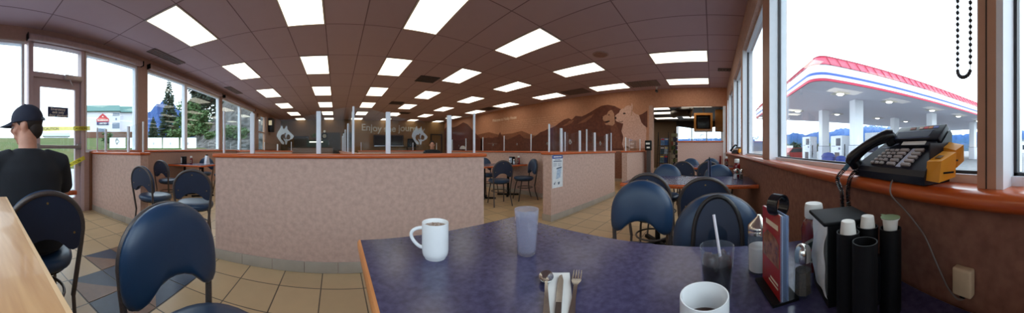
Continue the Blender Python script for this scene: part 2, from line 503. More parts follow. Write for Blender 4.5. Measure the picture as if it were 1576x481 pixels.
# ---------------------------------------------------------------- low partitions with wooden caps
def partition(x, y, ang, L, th, label, ends=(1, 1)):
    root = bpy.data.objects.new('partition_wall', None); COL.objects.link(root); root.location = (x, y, 0); root.rotation_euler = (0, 0, ang)
    root['kind'] = 'structure'; root['label'] = label
    b = MB(); b.box(0, L, 0, th, 0, 1.012); b.build('panel', wall_m, root)
    b = MB(); e0, e1 = ends[0] * .025, ends[1] * .025
    b.box(-e0, L + e1, -.03, th + .03, 1.012, 1.052, bev=.014); b.build('cap', wood_m, root)
    b = MB(); n = max(1, round(L / .305)); w = L / n
    for i in range(n):
        b.box(i * w + .002, (i + 1) * w - .002, -.010, 0, .001, .098, bev=.002); b.box(i * w + .002, (i + 1) * w - .002, th, th + .01, .001, .098, bev=.002)
    if ends[0]: b.box(-.01, 0, -.01, th + .01, .001, .098)
    if ends[1]: b.box(L, L + .01, -.01, th + .01, .001, .098)
    b.build('base_tile', tile_base_m, root)
    return root
partition(XL, 2.26, 0, XL * -1 - 2.42, .15, 'low mottled partition beside the emergency door', (0, 1))
partition(-1.17, 2.11, 0, 2.665, .15, 'long low mottled partition facing the table')
partition(2.82, 2.25, 0, 2.40, .16, 'low mottled partition with a poster on it')
partition(5.93, 2.2, 0, XR - 5.93 - .02, .15, 'short low partition beside the shop opening', (1, 0))
partition(4.25, 2.42, R(90), 5.6, .14, 'low partition behind the middle table', (0, 1))
partition(.23, 2.29, R(90), 4.4, .13, 'low partition running back from the long one', (0, 1))
partition(XL + .02, 8.3, 0, 2.1, .14, 'low partition far back by the left windows', (0, 1))
partition(.9, 9.6, 0, 3.4, .14, 'far low partition in the middle of the back room')
b = MB(); b.box(XL - .0, XL + .02, 2.20, 2.255, 0, 1.06, bev=.004); struct(b.build('trim_6', M('brown_trim', (128, 84, 58), .5)), 'upright wooden corner trim beside the emergency door')

# husky head emblem etched on glass, unit: metre
LOGO_A = [(200, 108), (220, 165), (240, 160), (275, 108), (285, 170), (308, 200), (350, 236), (384, 276), (358, 316), (332, 326), (318, 316), (330, 288), (326, 266), (308, 248), (286, 246), (272, 262), (266, 300), (256, 310), (250, 256), (262, 240), (252, 222), (238, 226), (236, 246), (215, 240), (190, 255), (175, 290), (185, 320), (215, 345), (235, 375), (225, 400), (195, 390), (150, 330), (115, 270), (130, 215), (165, 165), (185, 120)]
LOGO_B = [(222, 300), (246, 326), (262, 310), (285, 322), (318, 318), (330, 322), (322, 336), (285, 345), (270, 400), (252, 395), (245, 350), (226, 326)]
def logo(parent, x, z, h, y):
    s = h / 292.
    b = MB()
    for pl in (LOGO_A, LOGO_B):
        b.prism([(x + (px_ - 245) * s, z - (py_ - 254) * s) for px_, py_ in pl], .0012, 'xz', y)
    b.build('etched_emblem', etch_m, parent, sharp=10)

def screen(x, y, ang, L, label, hi=.42, lo=.32, wide=(.25, .75), ends=(1, 1), emblem=0, group=None, z=1.052):
    """one sheet of glass with a wavy top edge, slim edge posts and wide posts in front of it"""
    root = thing('glass_screen', label, 'glass screen', (x, y, z), ang, group)
    n = 28; g = .012
    top = lambda t: lo + (hi - lo) * (.5 + .5 * math.cos(2 * PI * t))
    b = MB()
    pl = [(g, .004), (L - g, .004)] + [(g + (L - 2 * g) * i / n, top(i / n)) for i in range(n, -1, -1)]
    b.prism(pl, .006, 'xz', -.003); b.build('glass_sheet', screen_m, root, sharp=20)
    for k, e in enumerate(ends):
        if e:
            xx = 0 if k == 0 else L
            b = MB(); b.box(xx - .009, xx + .009, -.012, .012, 0, top(0) + .012, bev=.003); b.build('edge_post', alu_m, root)
    for t in wide:
        b = MB(); b.box(L * t - .021, L * t + .021, -.035, -.005, 0, top(t) + .015, bev=.004); b.build('wide_post', alu_m, root)
    if emblem: logo(root, L * .5, .175, emblem, -.0052)
    return root
screen(-1.11, 2.185, 0, 1.265, 'wavy glass screen with an etched dog head on the left half of the long partition', emblem=.18, ends=(1, 1))
screen(.156 + .004, 2.185, 0, 1.258, 'wavy glass screen with an etched dog head on the right half of the long partition', emblem=.18, ends=(0, 1))
screen(2.86, 2.32, 0, 1.15, 'wavy glass screen at the poster end of its partition', emblem=.1, ends=(1, 1))
screen(4.015, 2.32, 0, 1.15, 'wavy glass screen at the far end of the poster partition', emblem=.1, ends=(0, 1))
screen(-3.63, 2.33, 0, 1.19, 'wavy glass screen on the partition beside the emergency door', emblem=.12)
screen(6.0, 2.27, 0, 1.3, 'glass screen beside the shop opening below the white dogs', ends=(1, 1), wide=(), hi=.36, lo=.32)
for k in range(5):
    screen(4.18, 2.95 + k * 1.0, R(90), 1.0, 'glass screen on the partition behind the middle table, %s' % ('nearest of five', 'second of five', 'third of five', 'fourth of five', 'farthest of five')[k], hi=.40, lo=.36, wide=(), ends=(1, 1 if k == 4 else 0), group='glass screens behind the middle table', emblem=.07)
for k in range(4):
    screen(.165, 2.38 + k * 1.05, R(90), 1.05, 'glass screen on the partition running back, %s' % ('nearest of four', 'second of four', 'third of four', 'farthest of four')[k], hi=.40, lo=.34, wide=(), ends=(1, 1 if k == 3 else 0), group='glass screens on the partition running back')
for k in range(2):
    screen(XL + .1 + k * 1.0, 8.37, 0, 1.0, 'glass screen far back by the left windows, %s' % ('against the window wall', 'at its open end')[k], hi=.30, lo=.22, wide=(.5,), ends=(1, 1 if k else 0), group='glass screens far back by the left windows')
for k in range(3):
    screen(1.0 + k * 1.1, 9.67, 0, 1.1, 'glass screen on the far middle partition, %s' % ('first from its left end', 'middle one', 'last at its right end')[k], hi=.32, lo=.26, wide=(), ends=(1, 1 if k == 2 else 0), group='glass screens on the far middle partition')

# ---------------------------------------------------------------- ceiling fittings
diff_m = M('lamp_diffuser', (250, 248, 236), .6, emis=(255, 248, 228), es=LAMP)
lamp_frame_m = M('lamp_frame', (200, 190, 184), .5)
def ceiling_light():
    root = thing('ceiling_light', 'fluorescent ceiling light', 'ceiling light')
    b = MB(); w, l = .295, .595
    b.box(-w - .01, -w + .012, -l - .01, l + .01, -.012, -.001); b.box(w - .012, w + .01, -l - .01, l + .01, -.012, -.001)
    b.box(-w + .012, w - .012, -l - .01, -l + .012, -.012, -.001); b.box(-w + .012, w - .012, l - .012, l + .01, -.012, -.001)
    b.build('frame', lamp_frame_m, root)
    b = MB(); b.box(-w + .012, w - .012, -l + .012, l - .012, -.008, -.002); b.build('diffuser', diff_m, root)
    return root
proto = None
cname = {-1: 'first', 0: 'second', 1: 'third', 2: 'fourth', 3: 'fifth', 4: 'sixth'}
rname = {-1: 'nearest the near windows', 0: 'second from the near windows', 1: 'third from the near windows', 2: 'fourth from the near windows', 3: 'fifth from the near windows', 4: 'second from the far wall', 5: 'nearest the far wall'}
for c in range(-1, 5):
    for r in range(-1, 6):
        if r == -1 and c < 3: continue
        o = ceiling_light() if proto is None else dup(proto)
        proto = proto or o
        o.location = (-.477 + c * 1.83, 3.13 + r * 2.44, CEIL)
        o['label'] = 'ceiling light in the %s row from the left windows, %s' % (cname[c], rname[r])
        o['group'] = 'fluorescent ceiling lights'
vent_m = M('dark_vent', (60, 52, 50), .6); gvent_m = M('grey_vent', (120, 106, 106), .6)
def vent(x, y, w, l, label, m=None, slats=6, axis=0):
    root = thing('ceiling_vent', label, 'vent', (x, y, CEIL), 0, 'ceiling vents')
    b = MB(); b.box(-w, w, -l, l, -.01, -.001); b.build('backing', m or vent_m, root)
    b = MB()
    for i in range(slats):
        t = (i + .5) / slats * 2 - 1
        if axis == 0: b.box(-w, w, t * l - .008, t * l + .008, -.022, -.009)
        else: b.box(t * w - .008, t * w + .008, -l, l, -.022, -.009)
    b.build('slat', M('vent_slat', (96, 84, 82), .5) if m is None else gvent_m, root)
    return root
vent(2.47, 6.2, .28, .28, 'square dark vent between the third and fourth light rows')
vent(2.5, 9.75, .28, .28, 'dark vent beyond the first one, farther from the windows')
vent(3.6, 12.3, .28, .28, 'dark vent deepest in the room')
vent(6.84, 2.0, .29, .45, 'grey return grille at the ceiling edge above the white dogs', gvent_m, 12)
vent(6.84, 4.38, .29, .45, 'grey return grille above the mural mountain', gvent_m, 12)
vent(6.84, 9.25, .29, .4, 'dark grille above the mural lettering', None, 10)
vent(-3.3, 3.85, .12, .5, 'long slot vent above the window beside the door', gvent_m, 4, 1)
vent(-3.3, 7.2, .12, .5, 'long slot vent above the windows with the gravel slope', gvent_m, 4, 1)
vent(5.86, -.30, .10, .16, 'small vent beside the near window header', None, 4)
sp = thing('ceiling_speaker', 'round peach speaker grille in the ceiling', 'speaker', (4.41, 2.22, CEIL))
b = MB(); b.lathe([(0, -.012), (.10, -.014), (.135, -.01), (.15, -.001)], n=28); b.build('grille', M('speaker_grille', (150, 116, 110), .6), sp)
b = MB(); b.lathe([(.140, -.012), (.15, -.014), (.165, -.008), (.168, -.001)], n=28); b.build('rim', M('speaker_rim', (170, 146, 142), .6), sp)
cm = thing('security_camera', 'small security camera hanging at the top of the peach wall', 'camera', (7.3, 1.72, CEIL))
b = MB(); b.cyl((0, 0, 0), (0, 0, -.10), .012); b.lathe([(0, -.0), (.04, -.001), (.04, -.02), (0, -.02)]); b.build('bracket', whitep_m, cm)
b = MB(); b.box(-.09, .05, -.03, .03, -.17, -.10, bev=.008); b.build('housing', M('camera_grey', (70, 66, 64), .5), cm)
b = MB(); b.cyl((-.09, 0, -.135), (-.11, 0, -.14), .022); b.build('lens', blackg_m, cm)

# blinds: rolled up cassettes above the windows; one has a bead chain
cas_m = M('blind_cassette', (168, 146, 146), .5)
def blind_y(y0, y1, lab):
    root = thing('roller_blind', lab, 'blind', (XL + .001, (y0 + y1) / 2, HZ))
    w = (y1 - y0) / 2
    b = MB(); b.box(0, .10, -w, w, -.01, .09, bev=.03); b.build('cassette', cas_m, root)
    for y in (-w - .012, w + .001):
        b = MB(); b.box(.0, .103, y, y + .011, -.012, .092); b.build('end_cap', black_m, root)
blind_y(1.05, 3.45, 'rolled up blind in a mauve cassette above the door side window')
blind_y(3.66, 7.0, 'rolled up blind in a long cassette above the spruce trees')
blind_y(7.2, 10.25, 'rolled up blind cassette above the windows facing the gravel slope')
bl = thing('roller_blind', 'rolled up blind with a bead chain loop by the phone', 'blind', (1.09, YB + .002, WTOP))
b = MB(); b.box(-.84, .84, 0, .07, .0, .09, bev=.02); b.build('cassette', cas_m, bl)
b = MB(); x1, x2 = .258 - 1.09, .292 - 1.09
zt, zb = .02, 1.275 - WTOP
pts = []
n = 100
Lc = zt - zb
for i in range(n): pts.append((x1, zt - Lc * i / n))
for i in range(1, 10): pts.append(((x1 + x2) / 2 - math.cos(PI * i / 10) * (x2 - x1) / 2, zb - math.sin(PI * i / 10) * .017))
for i in range(n): pts.append((x2, zb + Lc * i / n))
b.tube([(p[0], -.015, p[1]) for p in pts], .0012, 4)
for p in pts: b.ell((p[0], -.015, p[1]), (.0048, .0048, .0048), 7, 5)
b.build('bead_chain', M('grey_bead', (66, 66, 74), .35, metal=.3), bl)

# ---------------------------------------------------------------- mural on the end wall
MX = XR - .002
mur = thing('wall_mural', 'sepia wall mural of dark mountains and two white dogs', 'mural', (MX, 8.5, 1.05))
mdark = M('mural_dark_brown', (112, 58, 40), .65, rgb2=(92, 44, 30), scale=9)
mmid = M('mural_mid_brown', (150, 94, 66), .65, rgb2=(128, 78, 54), scale=9)
mdog = M('mural_dog_white', (226, 184, 168), .65, rgb2=(206, 160, 144), scale=18)
mdog2 = M('mural_dog_tan', (196, 148, 122), .65, rgb2=(176, 126, 102), scale=18)
mblack = M('mural_black', (58, 30, 24), .65)
def mural_shape(name, poly, ox, oy, sc, m, layer):
    b = MB()
    pp = []
    for u, v in poly:
        y, z = on_plane_x(ox + u / sc, oy + v / sc, MX)
        pp.append((y - 8.5, z - 1.05))
    b.prism(pp, .0008, 'yz', -.0012 * layer - .0009)
    return b.build(name, m, mur, sharp=5)
Zc = (900, 150, 5.657)
mural_shape('far_hill', [(690, 232), (690, 214), (722, 210), (752, 203), (768, 207), (788, 205), (803, 201), (820, 208), (832, 210), (832, 232)], 0, 0, 1, mmid, 1)
mural_shape('mountain', [(683, 232), (683, 200), (689, 193), (698, 196), (705, 193), (713, 188), (720, 191), (727, 199), (735, 208), (742, 214), (742, 232)], 0, 0, 1, mdark, 2)
mural_shape('treeline', [(740, 232), (740, 214), (752, 211), (758, 212), (762, 210), (766, 211), (768, 206), (770, 203), (772, 208), (775, 212), (780, 215), (785, 213), (800, 206), (806, 212), (818, 214), (824, 209), (832, 203), (838, 201), (845, 197), (850, 197), (846, 204), (842, 212), (842, 232)], 0, 0, 1, mdark, 2)
mural_shape('mountain', [(832, 232), (832, 211), (844, 199), (854, 194), (860, 189.5), (868, 184), (875, 181.6), (880, 184), (886, 178), (895, 179), (902, 176), (911, 171), (919, 166), (926, 162.5), (935, 161), (946, 163), (956, 168), (960, 190), (959, 210), (960, 231)], 0, 0, 1, mdark, 3)
mural_shape('snow_streak', [(864, 194), (872, 190), (876, 186), (884, 184), (880, 189), (872, 193)], 0, 0, 1, mmid, 4)
mural_shape('snow_streak', [(888, 191), (898, 184), (908, 178), (914, 175), (911, 180), (902, 187)], 0, 0, 1, mmid, 4)
mural_shape('rock', [(474, 152), (505, 140), (545, 112), (545, 262), (512, 244), (488, 205)], *Zc, mdark, 3)
mural_shape('dog', [(150, 178), (158, 166), (178, 152), (192, 148), (205, 122), (222, 110), (238, 108), (246, 122), (256, 140), (262, 196), (262, 226), (244, 244), (226, 242), (208, 238), (188, 238), (172, 226), (196, 220), (218, 208), (206, 200), (178, 206), (164, 202), (160, 190)], *Zc, mdog2, 5)
mural_shape('dog', [(262, 172), (266, 160), (275, 148), (300, 130), (306, 112), (328, 94), (340, 96), (352, 80), (378, 68), (402, 74), (412, 44), (420, 76), (416, 118), (440, 140), (470, 152), (482, 180), (492, 212), (512, 238), (531, 252), (537, 290), (534, 334), (536, 440), (338, 440), (326, 404), (336, 342), (320, 290), (336, 226), (318, 222), (296, 214), (276, 206), (264, 188)], *Zc, mdog, 6)
mural_shape('dog_body', [(226, 238), (262, 215), (290, 240), (312, 300), (330, 380), (334, 440), (250, 440), (236, 372), (226, 300)], *Zc, M('mural_shade_brown', (130, 76, 54), .65, rgb2=(112, 62, 44), scale=12), 4.7)
mural_shape('snout_shadow', [(262, 172), (282, 196), (300, 214), (336, 226), (322, 270), (318, 292), (334, 342), (326, 404), (312, 360), (300, 300), (284, 252), (264, 210)], *Zc, mdark, 5.5)
def dot(cx, cy_, rx, ry): return [(cx + rx * math.cos(2 * PI * i / 10), cy_ + ry * math.sin(2 * PI * i / 10)) for i in range(10)]
mural_shape('eye', dot(345, 138, 13, 7), *Zc, mblack, 7.5)
mural_shape('nose', dot(268, 178, 9, 13), *Zc, mblack, 7.5)
mural_shape('mouth', [(296, 208), (318, 210), (336, 200), (334, 206), (320, 215), (300, 213)], *Zc, mblack, 7.5)
mural_shape('ear_line', [(410, 60), (416, 118), (408, 160), (403, 150), (409, 116)], *Zc, mdog2, 7.5)
mural_shape('chest_shade', [(340, 440), (352, 418), (380, 424), (396, 440)], *Zc, mmid, 7.5)
mural_shape('eye', dot(212, 151, 7, 5), *Zc, mblack, 6.5)
mural_shape('nose', dot(153, 176, 6, 7), *Zc, mblack, 6.5)
mural_shape('mouth', [(168, 208), (190, 203), (216, 198), (220, 206), (204, 216), (180, 222), (192, 212)], *Zc, mblack, 6.5)
ltr = M('mural_lettering', (250, 226, 206), .6); ltr2 = M('mural_small_print', (214, 164, 134), .6)
y0, z0 = on_plane_x(758, 187.5, MX); y1, z1 = on_plane_x(795, 184, MX)
t = text_mesh('lettering', 'Welcome to Husky House', .2, ltr, .0008, 'LEFT', mur, (-.005, y0 - 8.5, z0 - 1.05), (R(90), 0, R(-90)), bold=.003)
t.scale.x = (y0 - y1) / max(v.co.x for v in t.data.vertices)
for k in range(5):
    z = 2.42 - k * .085
    ya, yb = (9.15, 5.8) if k < 4 else (9.15, 7.2)
    b = MB(); y = ya; rr = random.Random(k)
    while y > yb:
        w = rr.uniform(.10, .3); b.box(-.0052, -.0046, y - 8.5 - w, y - 8.5, z - 1.05 - .011, z - 1.05 + .011); y -= w + .05
    b.build('text_line', ltr2, mur)

# ---------------------------------------------------------------- far wall: lettering, doorways, pass-through, counter
ft = thing('wall_lettering', 'big pale Enjoy the journey lettering on the far wall', 'lettering', (1.62, YF - .003, 2.30))
o = text_mesh('text', 'Enjoy the journey', .62, M('pale_lettering', (184, 178, 164), .6), .004, 'LEFT', ft, (0, -.003, 0), (R(90), 0, 0), bold=.012, wave=lambda x: .05 * math.sin(x * 2.2 + 1.0))
mxx = max(v.co.x for v in o.data.vertices); o.scale.x = 4.42 / mxx
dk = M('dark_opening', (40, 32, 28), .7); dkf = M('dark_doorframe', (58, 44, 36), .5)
def far_door(x, w, h, name, lab, leafc=dkf):
    root = bpy.data.objects.new(name, None); COL.objects.link(root); root.location = (x, YF - .02, 0); root['kind'] = 'structure'; root['label'] = lab
    b = MB(); b.box(-w, -w + .09, -.06, 0, 0, h); b.box(w - .09, w, -.06, 0, 0, h); b.box(-w + .09, w - .09, -.06, 0, h - .09, h); b.build('door_frame', dkf, root)
    b = MB(); b.box(-w + .09, w - .09, -.03, 0, 0.005, h - .09); b.build('door_leaf', leafc, root)
    b = MB(); b.cyl((w - .2, -.03, 1.0), (w - .2, -.08, 1.0), .025); b.ell((w - .2, -.09, 1.0), (.035, .03, .035), 10, 8); b.build('door_handle', steel_m, root)
far_door(-.25, .50, 2.2, 'door_2', 'dark brown doorway at the back of the room')
far_door(.75, .35, 2.2, 'door_3', 'narrow dark door beside the wider one', dk)
far_door(6.9, .45, 2.2, 'door_4', 'tan doorway in the far corner beside the mural', M('tan_door', (120, 88, 54), .6))
ps = thing('serving_hatch', 'wide dark serving hatch in the far wall under the lettering', 'hatch', (3.45, YF - .03, 1.36))
b = MB(); b.box(-.95, .95, -.02, .025, 0, .62); b.build('opening', dk, ps)  # flat dark panel; the unlit depth of the hatch is its colour
b = MB(); b.box(-1.0, 1.0, -.22, .025, -.06, -.001); b.build('shelf', steel_m, ps)
b = MB()
for q in ((-1.02, -.95, 0, .62), (.95, 1.02, 0, .62), (-1.02, 1.02, .62, .70)): b.box(q[0], q[1], -.05, .025, q[2], q[3])
b.build('frame', dkf, ps)
# counter with a lit plant display
ct = thing('service_counter', 'brown service counter with a lit display strip, back left', 'counter', (-1.35, 12.2, 0))
b = MB(); b.box(-1.15, 1.15, 0, .6, .08, 1.18); b.build('body', M('brown_counter', (112, 84, 66), .5), ct)
b = MB(); b.box(-1.2, 1.2, -.04, .64, 1.18, 1.23, bev=.01); b.build('worktop', dkf, ct)
b = MB(); b.box(-1.12, 1.12, .03, .57, .001, .08); b.build('plinth', black_m, ct)
ds = thing('display_case', 'dark display case with a bright strip on the service counter', 'display case', (-1.0, 12.4, 1.231))
b = MB(); b.box(-.55, .6, -.1, .35, 0, .36); b.build('body', M('dark_green_case', (44, 60, 54), .5), ds)
b = MB(); b.box(-.4, .3, -.115, -.101, .22, .28); b.build('light_strip', M('case_strip', (250, 250, 235), .5, emis=(250, 250, 235), es=1.2), ds)
pl = thing('potted_plant', 'small leafy plant on top of the dark display case', 'plant', (-1.15, 12.5, 1.592))
b = MB(); b.lathe([(0, 0), (.09, 0), (.12, .14), (.11, .15), (0, .14)], n=14); b.build('pot', M('pot_brown', (90, 66, 50)), pl)
b = MB()
for i in range(70):
    a = rnd.uniform(0, 2 * PI); e = rnd.uniform(.2, 1.3); L_ = rnd.uniform(.15, .32)
    p0 = Vector((0, 0, .13)); d = Vector((math.cos(a) * math.cos(e), math.sin(a) * math.cos(e), math.sin(e)))
    p1 = p0 + d * L_ * .6; p2 = p0 + d * L_ + Vector((0, 0, -.05)); s = d.cross(Vector((0, 0, 1))).normalized() * .03
    v = [b.bm.verts.new(q) for q in (p0, p1 + s, p2, p1 - s)]; b._f(v)
b.build('foliage', M('leaf_green', (70, 96, 40), .6, var=.3), pl)
cl = thing('desk_clock', 'round dark clock with a white top beside the plant', 'clock', (-.62, 12.4, 1.592))
b = MB(); b.box(-.12, .12, -.05, .05, 0, .05); b.cyl((0, -.045, .2), (0, .045, .2), .18, 20); b.build('body', black_m, cl)
b = MB(); b.cyl((0, -.05, .2), (0, -.046, .2), .10, 20); b.build('dial', M('clock_dial', (150, 140, 120)), cl)
b = MB(); b.ell((0, 0, .44), (.06, .05, .06)); b.build('finial', paper_m, cl)
cb = thing('storage_cabinet', 'tall dark cabinet in the far left corner', 'cabinet', (-2.15, 15.0, 0))
b = MB(); b.box(-.55, .35, 0, .5, .0, 1.95); b.build('body', M('cabinet_dark', (52, 42, 38), .5), cb)
for s in (-1, 1):
    b = MB(); b.box(-.1 + min(0, s * .44), -.1 + max(0, s * .44), -.02, -.001, .1, 1.92); d = b.build('door', M('cabinet_door', (60, 50, 44), .5), cb)
    b = MB(); b.box(-.1 + s * .05 - .01, -.1 + s * .05 + .01, -.045, -.021, .95, 1.1); b.build('handle', steel_m, d)
bx = thing('wall_speaker', 'dark box speaker with a lit face high on the left wall', 'speaker', (XL + .003, 12.75, 2.06))
b = MB(); b.box(0, .25, -.2, .25, 0, .75, bev=.02); b.build('cabinet', M('speaker_blue_black', (30, 34, 44), .5), bx)
b = MB(); b.box(.04, .22, -.206, -.201, .36, .62); b.build('lit_panel', M('lit_panel', (240, 226, 190), .5, emis=(240, 226, 190), es=.5), bx)
ex = thing('junction_box', 'small beige box on the wall above the farthest window', 'box', (XL + .003, 10.8, 2.55))
b = MB(); b.box(0, .1, -.14, .14, 0, .24, bev=.01); b.build('case', M('beige_box', (150, 116, 92)), ex)
b = MB(); b.box(.1, .106, -.1, .1, .04, .2); b.build('cover', M('beige_cover', (162, 128, 104)), ex)
mon = thing('small_television', 'small black television on a shelf under the word journey', 'television', (5.0, YF - .35, 1.30))
b = MB(); b.box(-.27, .27, 0, .25, .0, .52, bev=.015); b.build('case', black_m, mon)
b = MB(); b.box(-.23, .23, -.006, -.001, .06, .46); b.build('display', blackg_m, mon)
sh = thing('wall_shelf', 'narrow dark shelf under the small television', 'shelf', (5.0, YF - .003, 1.25))
b = MB(); b.box(-.45, .45, -.40, 0, 0, .045); b.build('board', dkf, sh)
for x in (-.3, .27):
    b = MB(); b.box(x, x + .03, -.3, 0, -.2, -.001); b.build('bracket', steel_m, sh)

# ---------------------------------------------------------------- shop beyond the opening
SX = 14.0
sceil = M('shop_ceiling', (70, 58, 54), .8); swall = M('shop_wall', (120, 98, 80), .8)
b = MB(); b.box(XR + .16, SX + .2, -.62, 6.5, 2.75, 2.85); struct(b.build('ceiling_shop', sceil), 'dark shop ceiling')
b = MB()
b.box(SX, SX + .15, -.62, -.55, 0, 2.75); b.box(SX, SX + .15, 2.1, 6.5, 0, 2.75); b.box(SX, SX + .15, -.55, 2.1, 0, 1.0); b.box(SX, SX + .15, -.55, 2.1, 2.5, 2.75)
struct(b.build('wall_shop', swall), 'brown back wall of the shop')
b = MB(); b.box(XR + .16, SX + .15, 6.5, 6.6, 0, 2.75); b.box(XR + .16, SX + .15, -.62, -.55, 0, 2.75); struct(b.build('wall_shop_side', swall))
root = bpy.data.objects.new('window_15', None); COL.objects.link(root); root.location = (SX + .05, .77, 1.0); root['kind'] = 'structure'; root['label'] = 'bright shop window'
b = MB()
for y in (-1.32, -.45, .42, 1.27): b.box(-.03, .03, y - .03, y + .03, 0, 1.5)
b.box(-.03, .03, -1.32, 1.3, 0, .05); b.build('frame', alu_m, root)
b = MB(); b.box(-.004, .004, -1.3, 1.3, .05, 1.5); b.build('pane', glass_m, root)
va = thing('window_valance', 'dark valance with a wavy lower edge added to shape the bright shop window', 'valance', (SX - .25, .77, 2.72))  # added strip: cuts the top of the bright window into a wave
n = 24
b = MB(); b.prism([(-1.32, .0), (1.30, .0)] + [(1.30 - 2.62 * i / n, -.30 - .14 * (.5 - .5 * math.cos(2 * PI * i / n))) for i in range(n + 1)], .02, 'yz', 0)
b.build('mask_sheet', M('mask_dark', (46, 38, 38), .8), va)
hw = bpy.data.objects.new('partition_wall', None); COL.objects.link(hw); hw.location = (XR + .01, OY0, 0); hw['kind'] = 'structure'; hw['label'] = 'pinkish half wall in the shop opening'
hl = 1.10 - OY0
b = MB(); b.box(0, .13, 0, hl, 0, 1.325); b.build('panel', M('pink_wallcovering', (206, 176, 168), .75, rgb2=(190, 158, 150), scale=40), hw)
b = MB(); b.box(-.03, .16, 0, hl + .03, 1.325, 1.365, bev=.012); b.build('cap', woody_m, hw)
gs = thing('glass_screen', 'wavy glass screen standing on the half wall in the shop opening', 'glass screen', (XR + .075, 1.10, 1.366), R(-90))
n = 28; L_ = hl - .01
b = MB(); b.prism([(.01, .002), (L_, .002)] + [(.01 + (L_ - .01) * i / n, .40 + .06 * math.cos(2 * PI * i / n)) for i in range(n, -1, -1)], .006, 'xz', -.003); b.build('glass_sheet', screen_m, gs, sharp=20)
b = MB(); b.box(-.012, .012, -.014, .014, 0, .48); b.build('edge_post', alu_m, gs)
logo(gs, L_ * .55, .16, .22, -.0052)
k = 0
for (x, y) in ((9.4, 2.3), (9.0, .6), (10.6, 2.35), (12.4, 2.4), (12.2, .9), (11.2, 4.6), (13.2, 4.2)):
    o = dup(proto); o.location = (x, y, 2.75); o['label'] = ('light in the shop ceiling just inside the opening, on its left', 'light in the shop ceiling just inside the opening, on its right', 'second light in from the left side of the shop opening', 'third light in from the left side of the shop opening', 'light in the shop ceiling near the bright window', 'shop ceiling light far to the left, nearer', 'shop ceiling light far to the left, farther')[k]; o['group'] = 'shop ceiling lights'; k += 1
orange_m = M('orange_board', (206, 140, 70), .5, rgb2=(188, 122, 56), scale=4)
tvc = thing('television_cabinet', 'orange wooden cabinet with a dark screen hanging in the shop', 'cabinet', (9.2, .30, 1.80))
b = MB(); b.box(0, .5, -.32, .40, 0, .08); b.box(0, .5, -.32, -.24, .08, .62); b.box(0, .5, .32, .40, .08, .62); b.box(0, .5, -.32, .40, .62, .70); b.box(.45, .5, -.24, .32, .08, .62); b.build('case', orange_m, tvc)
b = MB(); b.box(.06, .40, -.2, .28, .10, .56, bev=.02); b.build('television', blackg_m, tvc)
b = MB(); b.cyl((.25, .04, .70), (.25, .04, .948), .03); b.build('hanger', dkf, tvc)
pan = thing('hanging_panel', 'tall orange board hanging beside the dark screen cabinet', 'panel', (9.6, -.30, 1.80))
b = MB(); b.box(0, .06, -.22, .18, 0, .9, bev=.01); b.build('board', orange_m, pan)
b = MB(); b.cyl((.03, -.02, .9), (.03, -.02, .948), .012); b.build('hanger', dkf, pan)
du = thing('air_duct', 'dark metal air duct hanging under the shop ceiling', 'duct', (8.7, 1.05, 2.45))
b = MB(); b.tube([(0, -.25, 0), (.1, .0, .02), (.3, .25, .05), (.9, .5, .08)], .16, 14); b.build('duct_tube', M('duct_dark', (92, 80, 72), .4, metal=.5), du)
b = MB(); b.tube([(0, -.25, 0), (.0, -.32, -.02)], [.16, .2], 14); b.build('outlet', M('duct_rim', (130, 112, 96), .4, metal=.4), du)
b = MB(); b.cyl((.2, .15, .18), (.2, .15, .297), .01); b.build('hanger', dkf, du)
# magazine rack and a spinner of small goods
mr = thing('magazine_rack', 'black wire rack of blue magazines inside the shop opening', 'rack', (9.5, 1.98, 0))
b = MB()
for s in (-1, 1): b.tube([(-.25, s * .21, 0), (.1, s * .21, 1.8)], .012, 6); b.tube([(.35, s * .21, 0), (.1, s * .21, 1.8)], .012, 6)
for z in (.2, .55, .9, 1.25): b.box(-.25 + z * .2 - .02, .1, -.2, .2, z, z + .012)
b.build('frame', black_m, mr)
mc = [(60, 110, 180), (110, 150, 200), (40, 70, 130), (90, 130, 150), (170, 190, 210), (60, 90, 110)]
for i, z in enumerate((.213, .563, .913, 1.263)):
    for j in range(2):
        y = -.15 + j * .17
        mg = thing('magazine', 'blue magazine on the %s tier of the wire rack, %s' % (('lowest', 'second lowest', 'second highest', 'top')[i], ('nearer the half wall', 'nearer the dogs')[j]), 'magazine', (9.5 - .24 + z * .2 + .01, 1.98 + y, z), 0, 'magazines in the wire rack')
        mg.rotation_euler = (0, R(11), 0)
        b = MB(); b.box(0, .008, -.075, .085, 0, .30); b.build('cover', M('magazine_%d' % ((i * 2 + j) % 6), mc[(i * 2 + j) % 6], .35, var=.35, scale=14), mg)
        b = MB(); b.box(-.0012, -.0002, -.06, .07, .22, .275); b.build('masthead', M('masthead_%d' % ((i + j) % 3), ((235, 235, 235), (210, 60, 50), (240, 220, 120))[(i + j) % 3]), mg)
spn = thing('goods_spinner', 'dark spinner stand of small coloured packets beside the magazines', 'rack', (9.6, 1.52, 0))
b = MB(); b.lathe([(0, 0), (.2, 0), (.2, .02), (.03, .04), (.02, 1.85), (0, 1.86)], n=16); b.build('post', black_m, spn)
pk = [M('packet_%d' % i, c, .5) for i, c in enumerate(((52, 50, 48), (150, 150, 120), (70, 90, 50), (150, 60, 50), (60, 60, 90), (180, 170, 150)))]
b = MB()
for i in range(9):
    z = .25 + i * .17
    for j in range(8):
        b.mi = rnd.randrange(6); a = 2 * PI * j / 8
        b.box(.1, .13, -.04, .04, z, z + .13, Matrix.Rotation(a, 4, 'Z'))
b.build('packet', pk, spn)
cs = thing('card_terminal_stand', 'black box with white panels on a dark stand by the shop opening', 'terminal', (7.38, 2.02, 0))
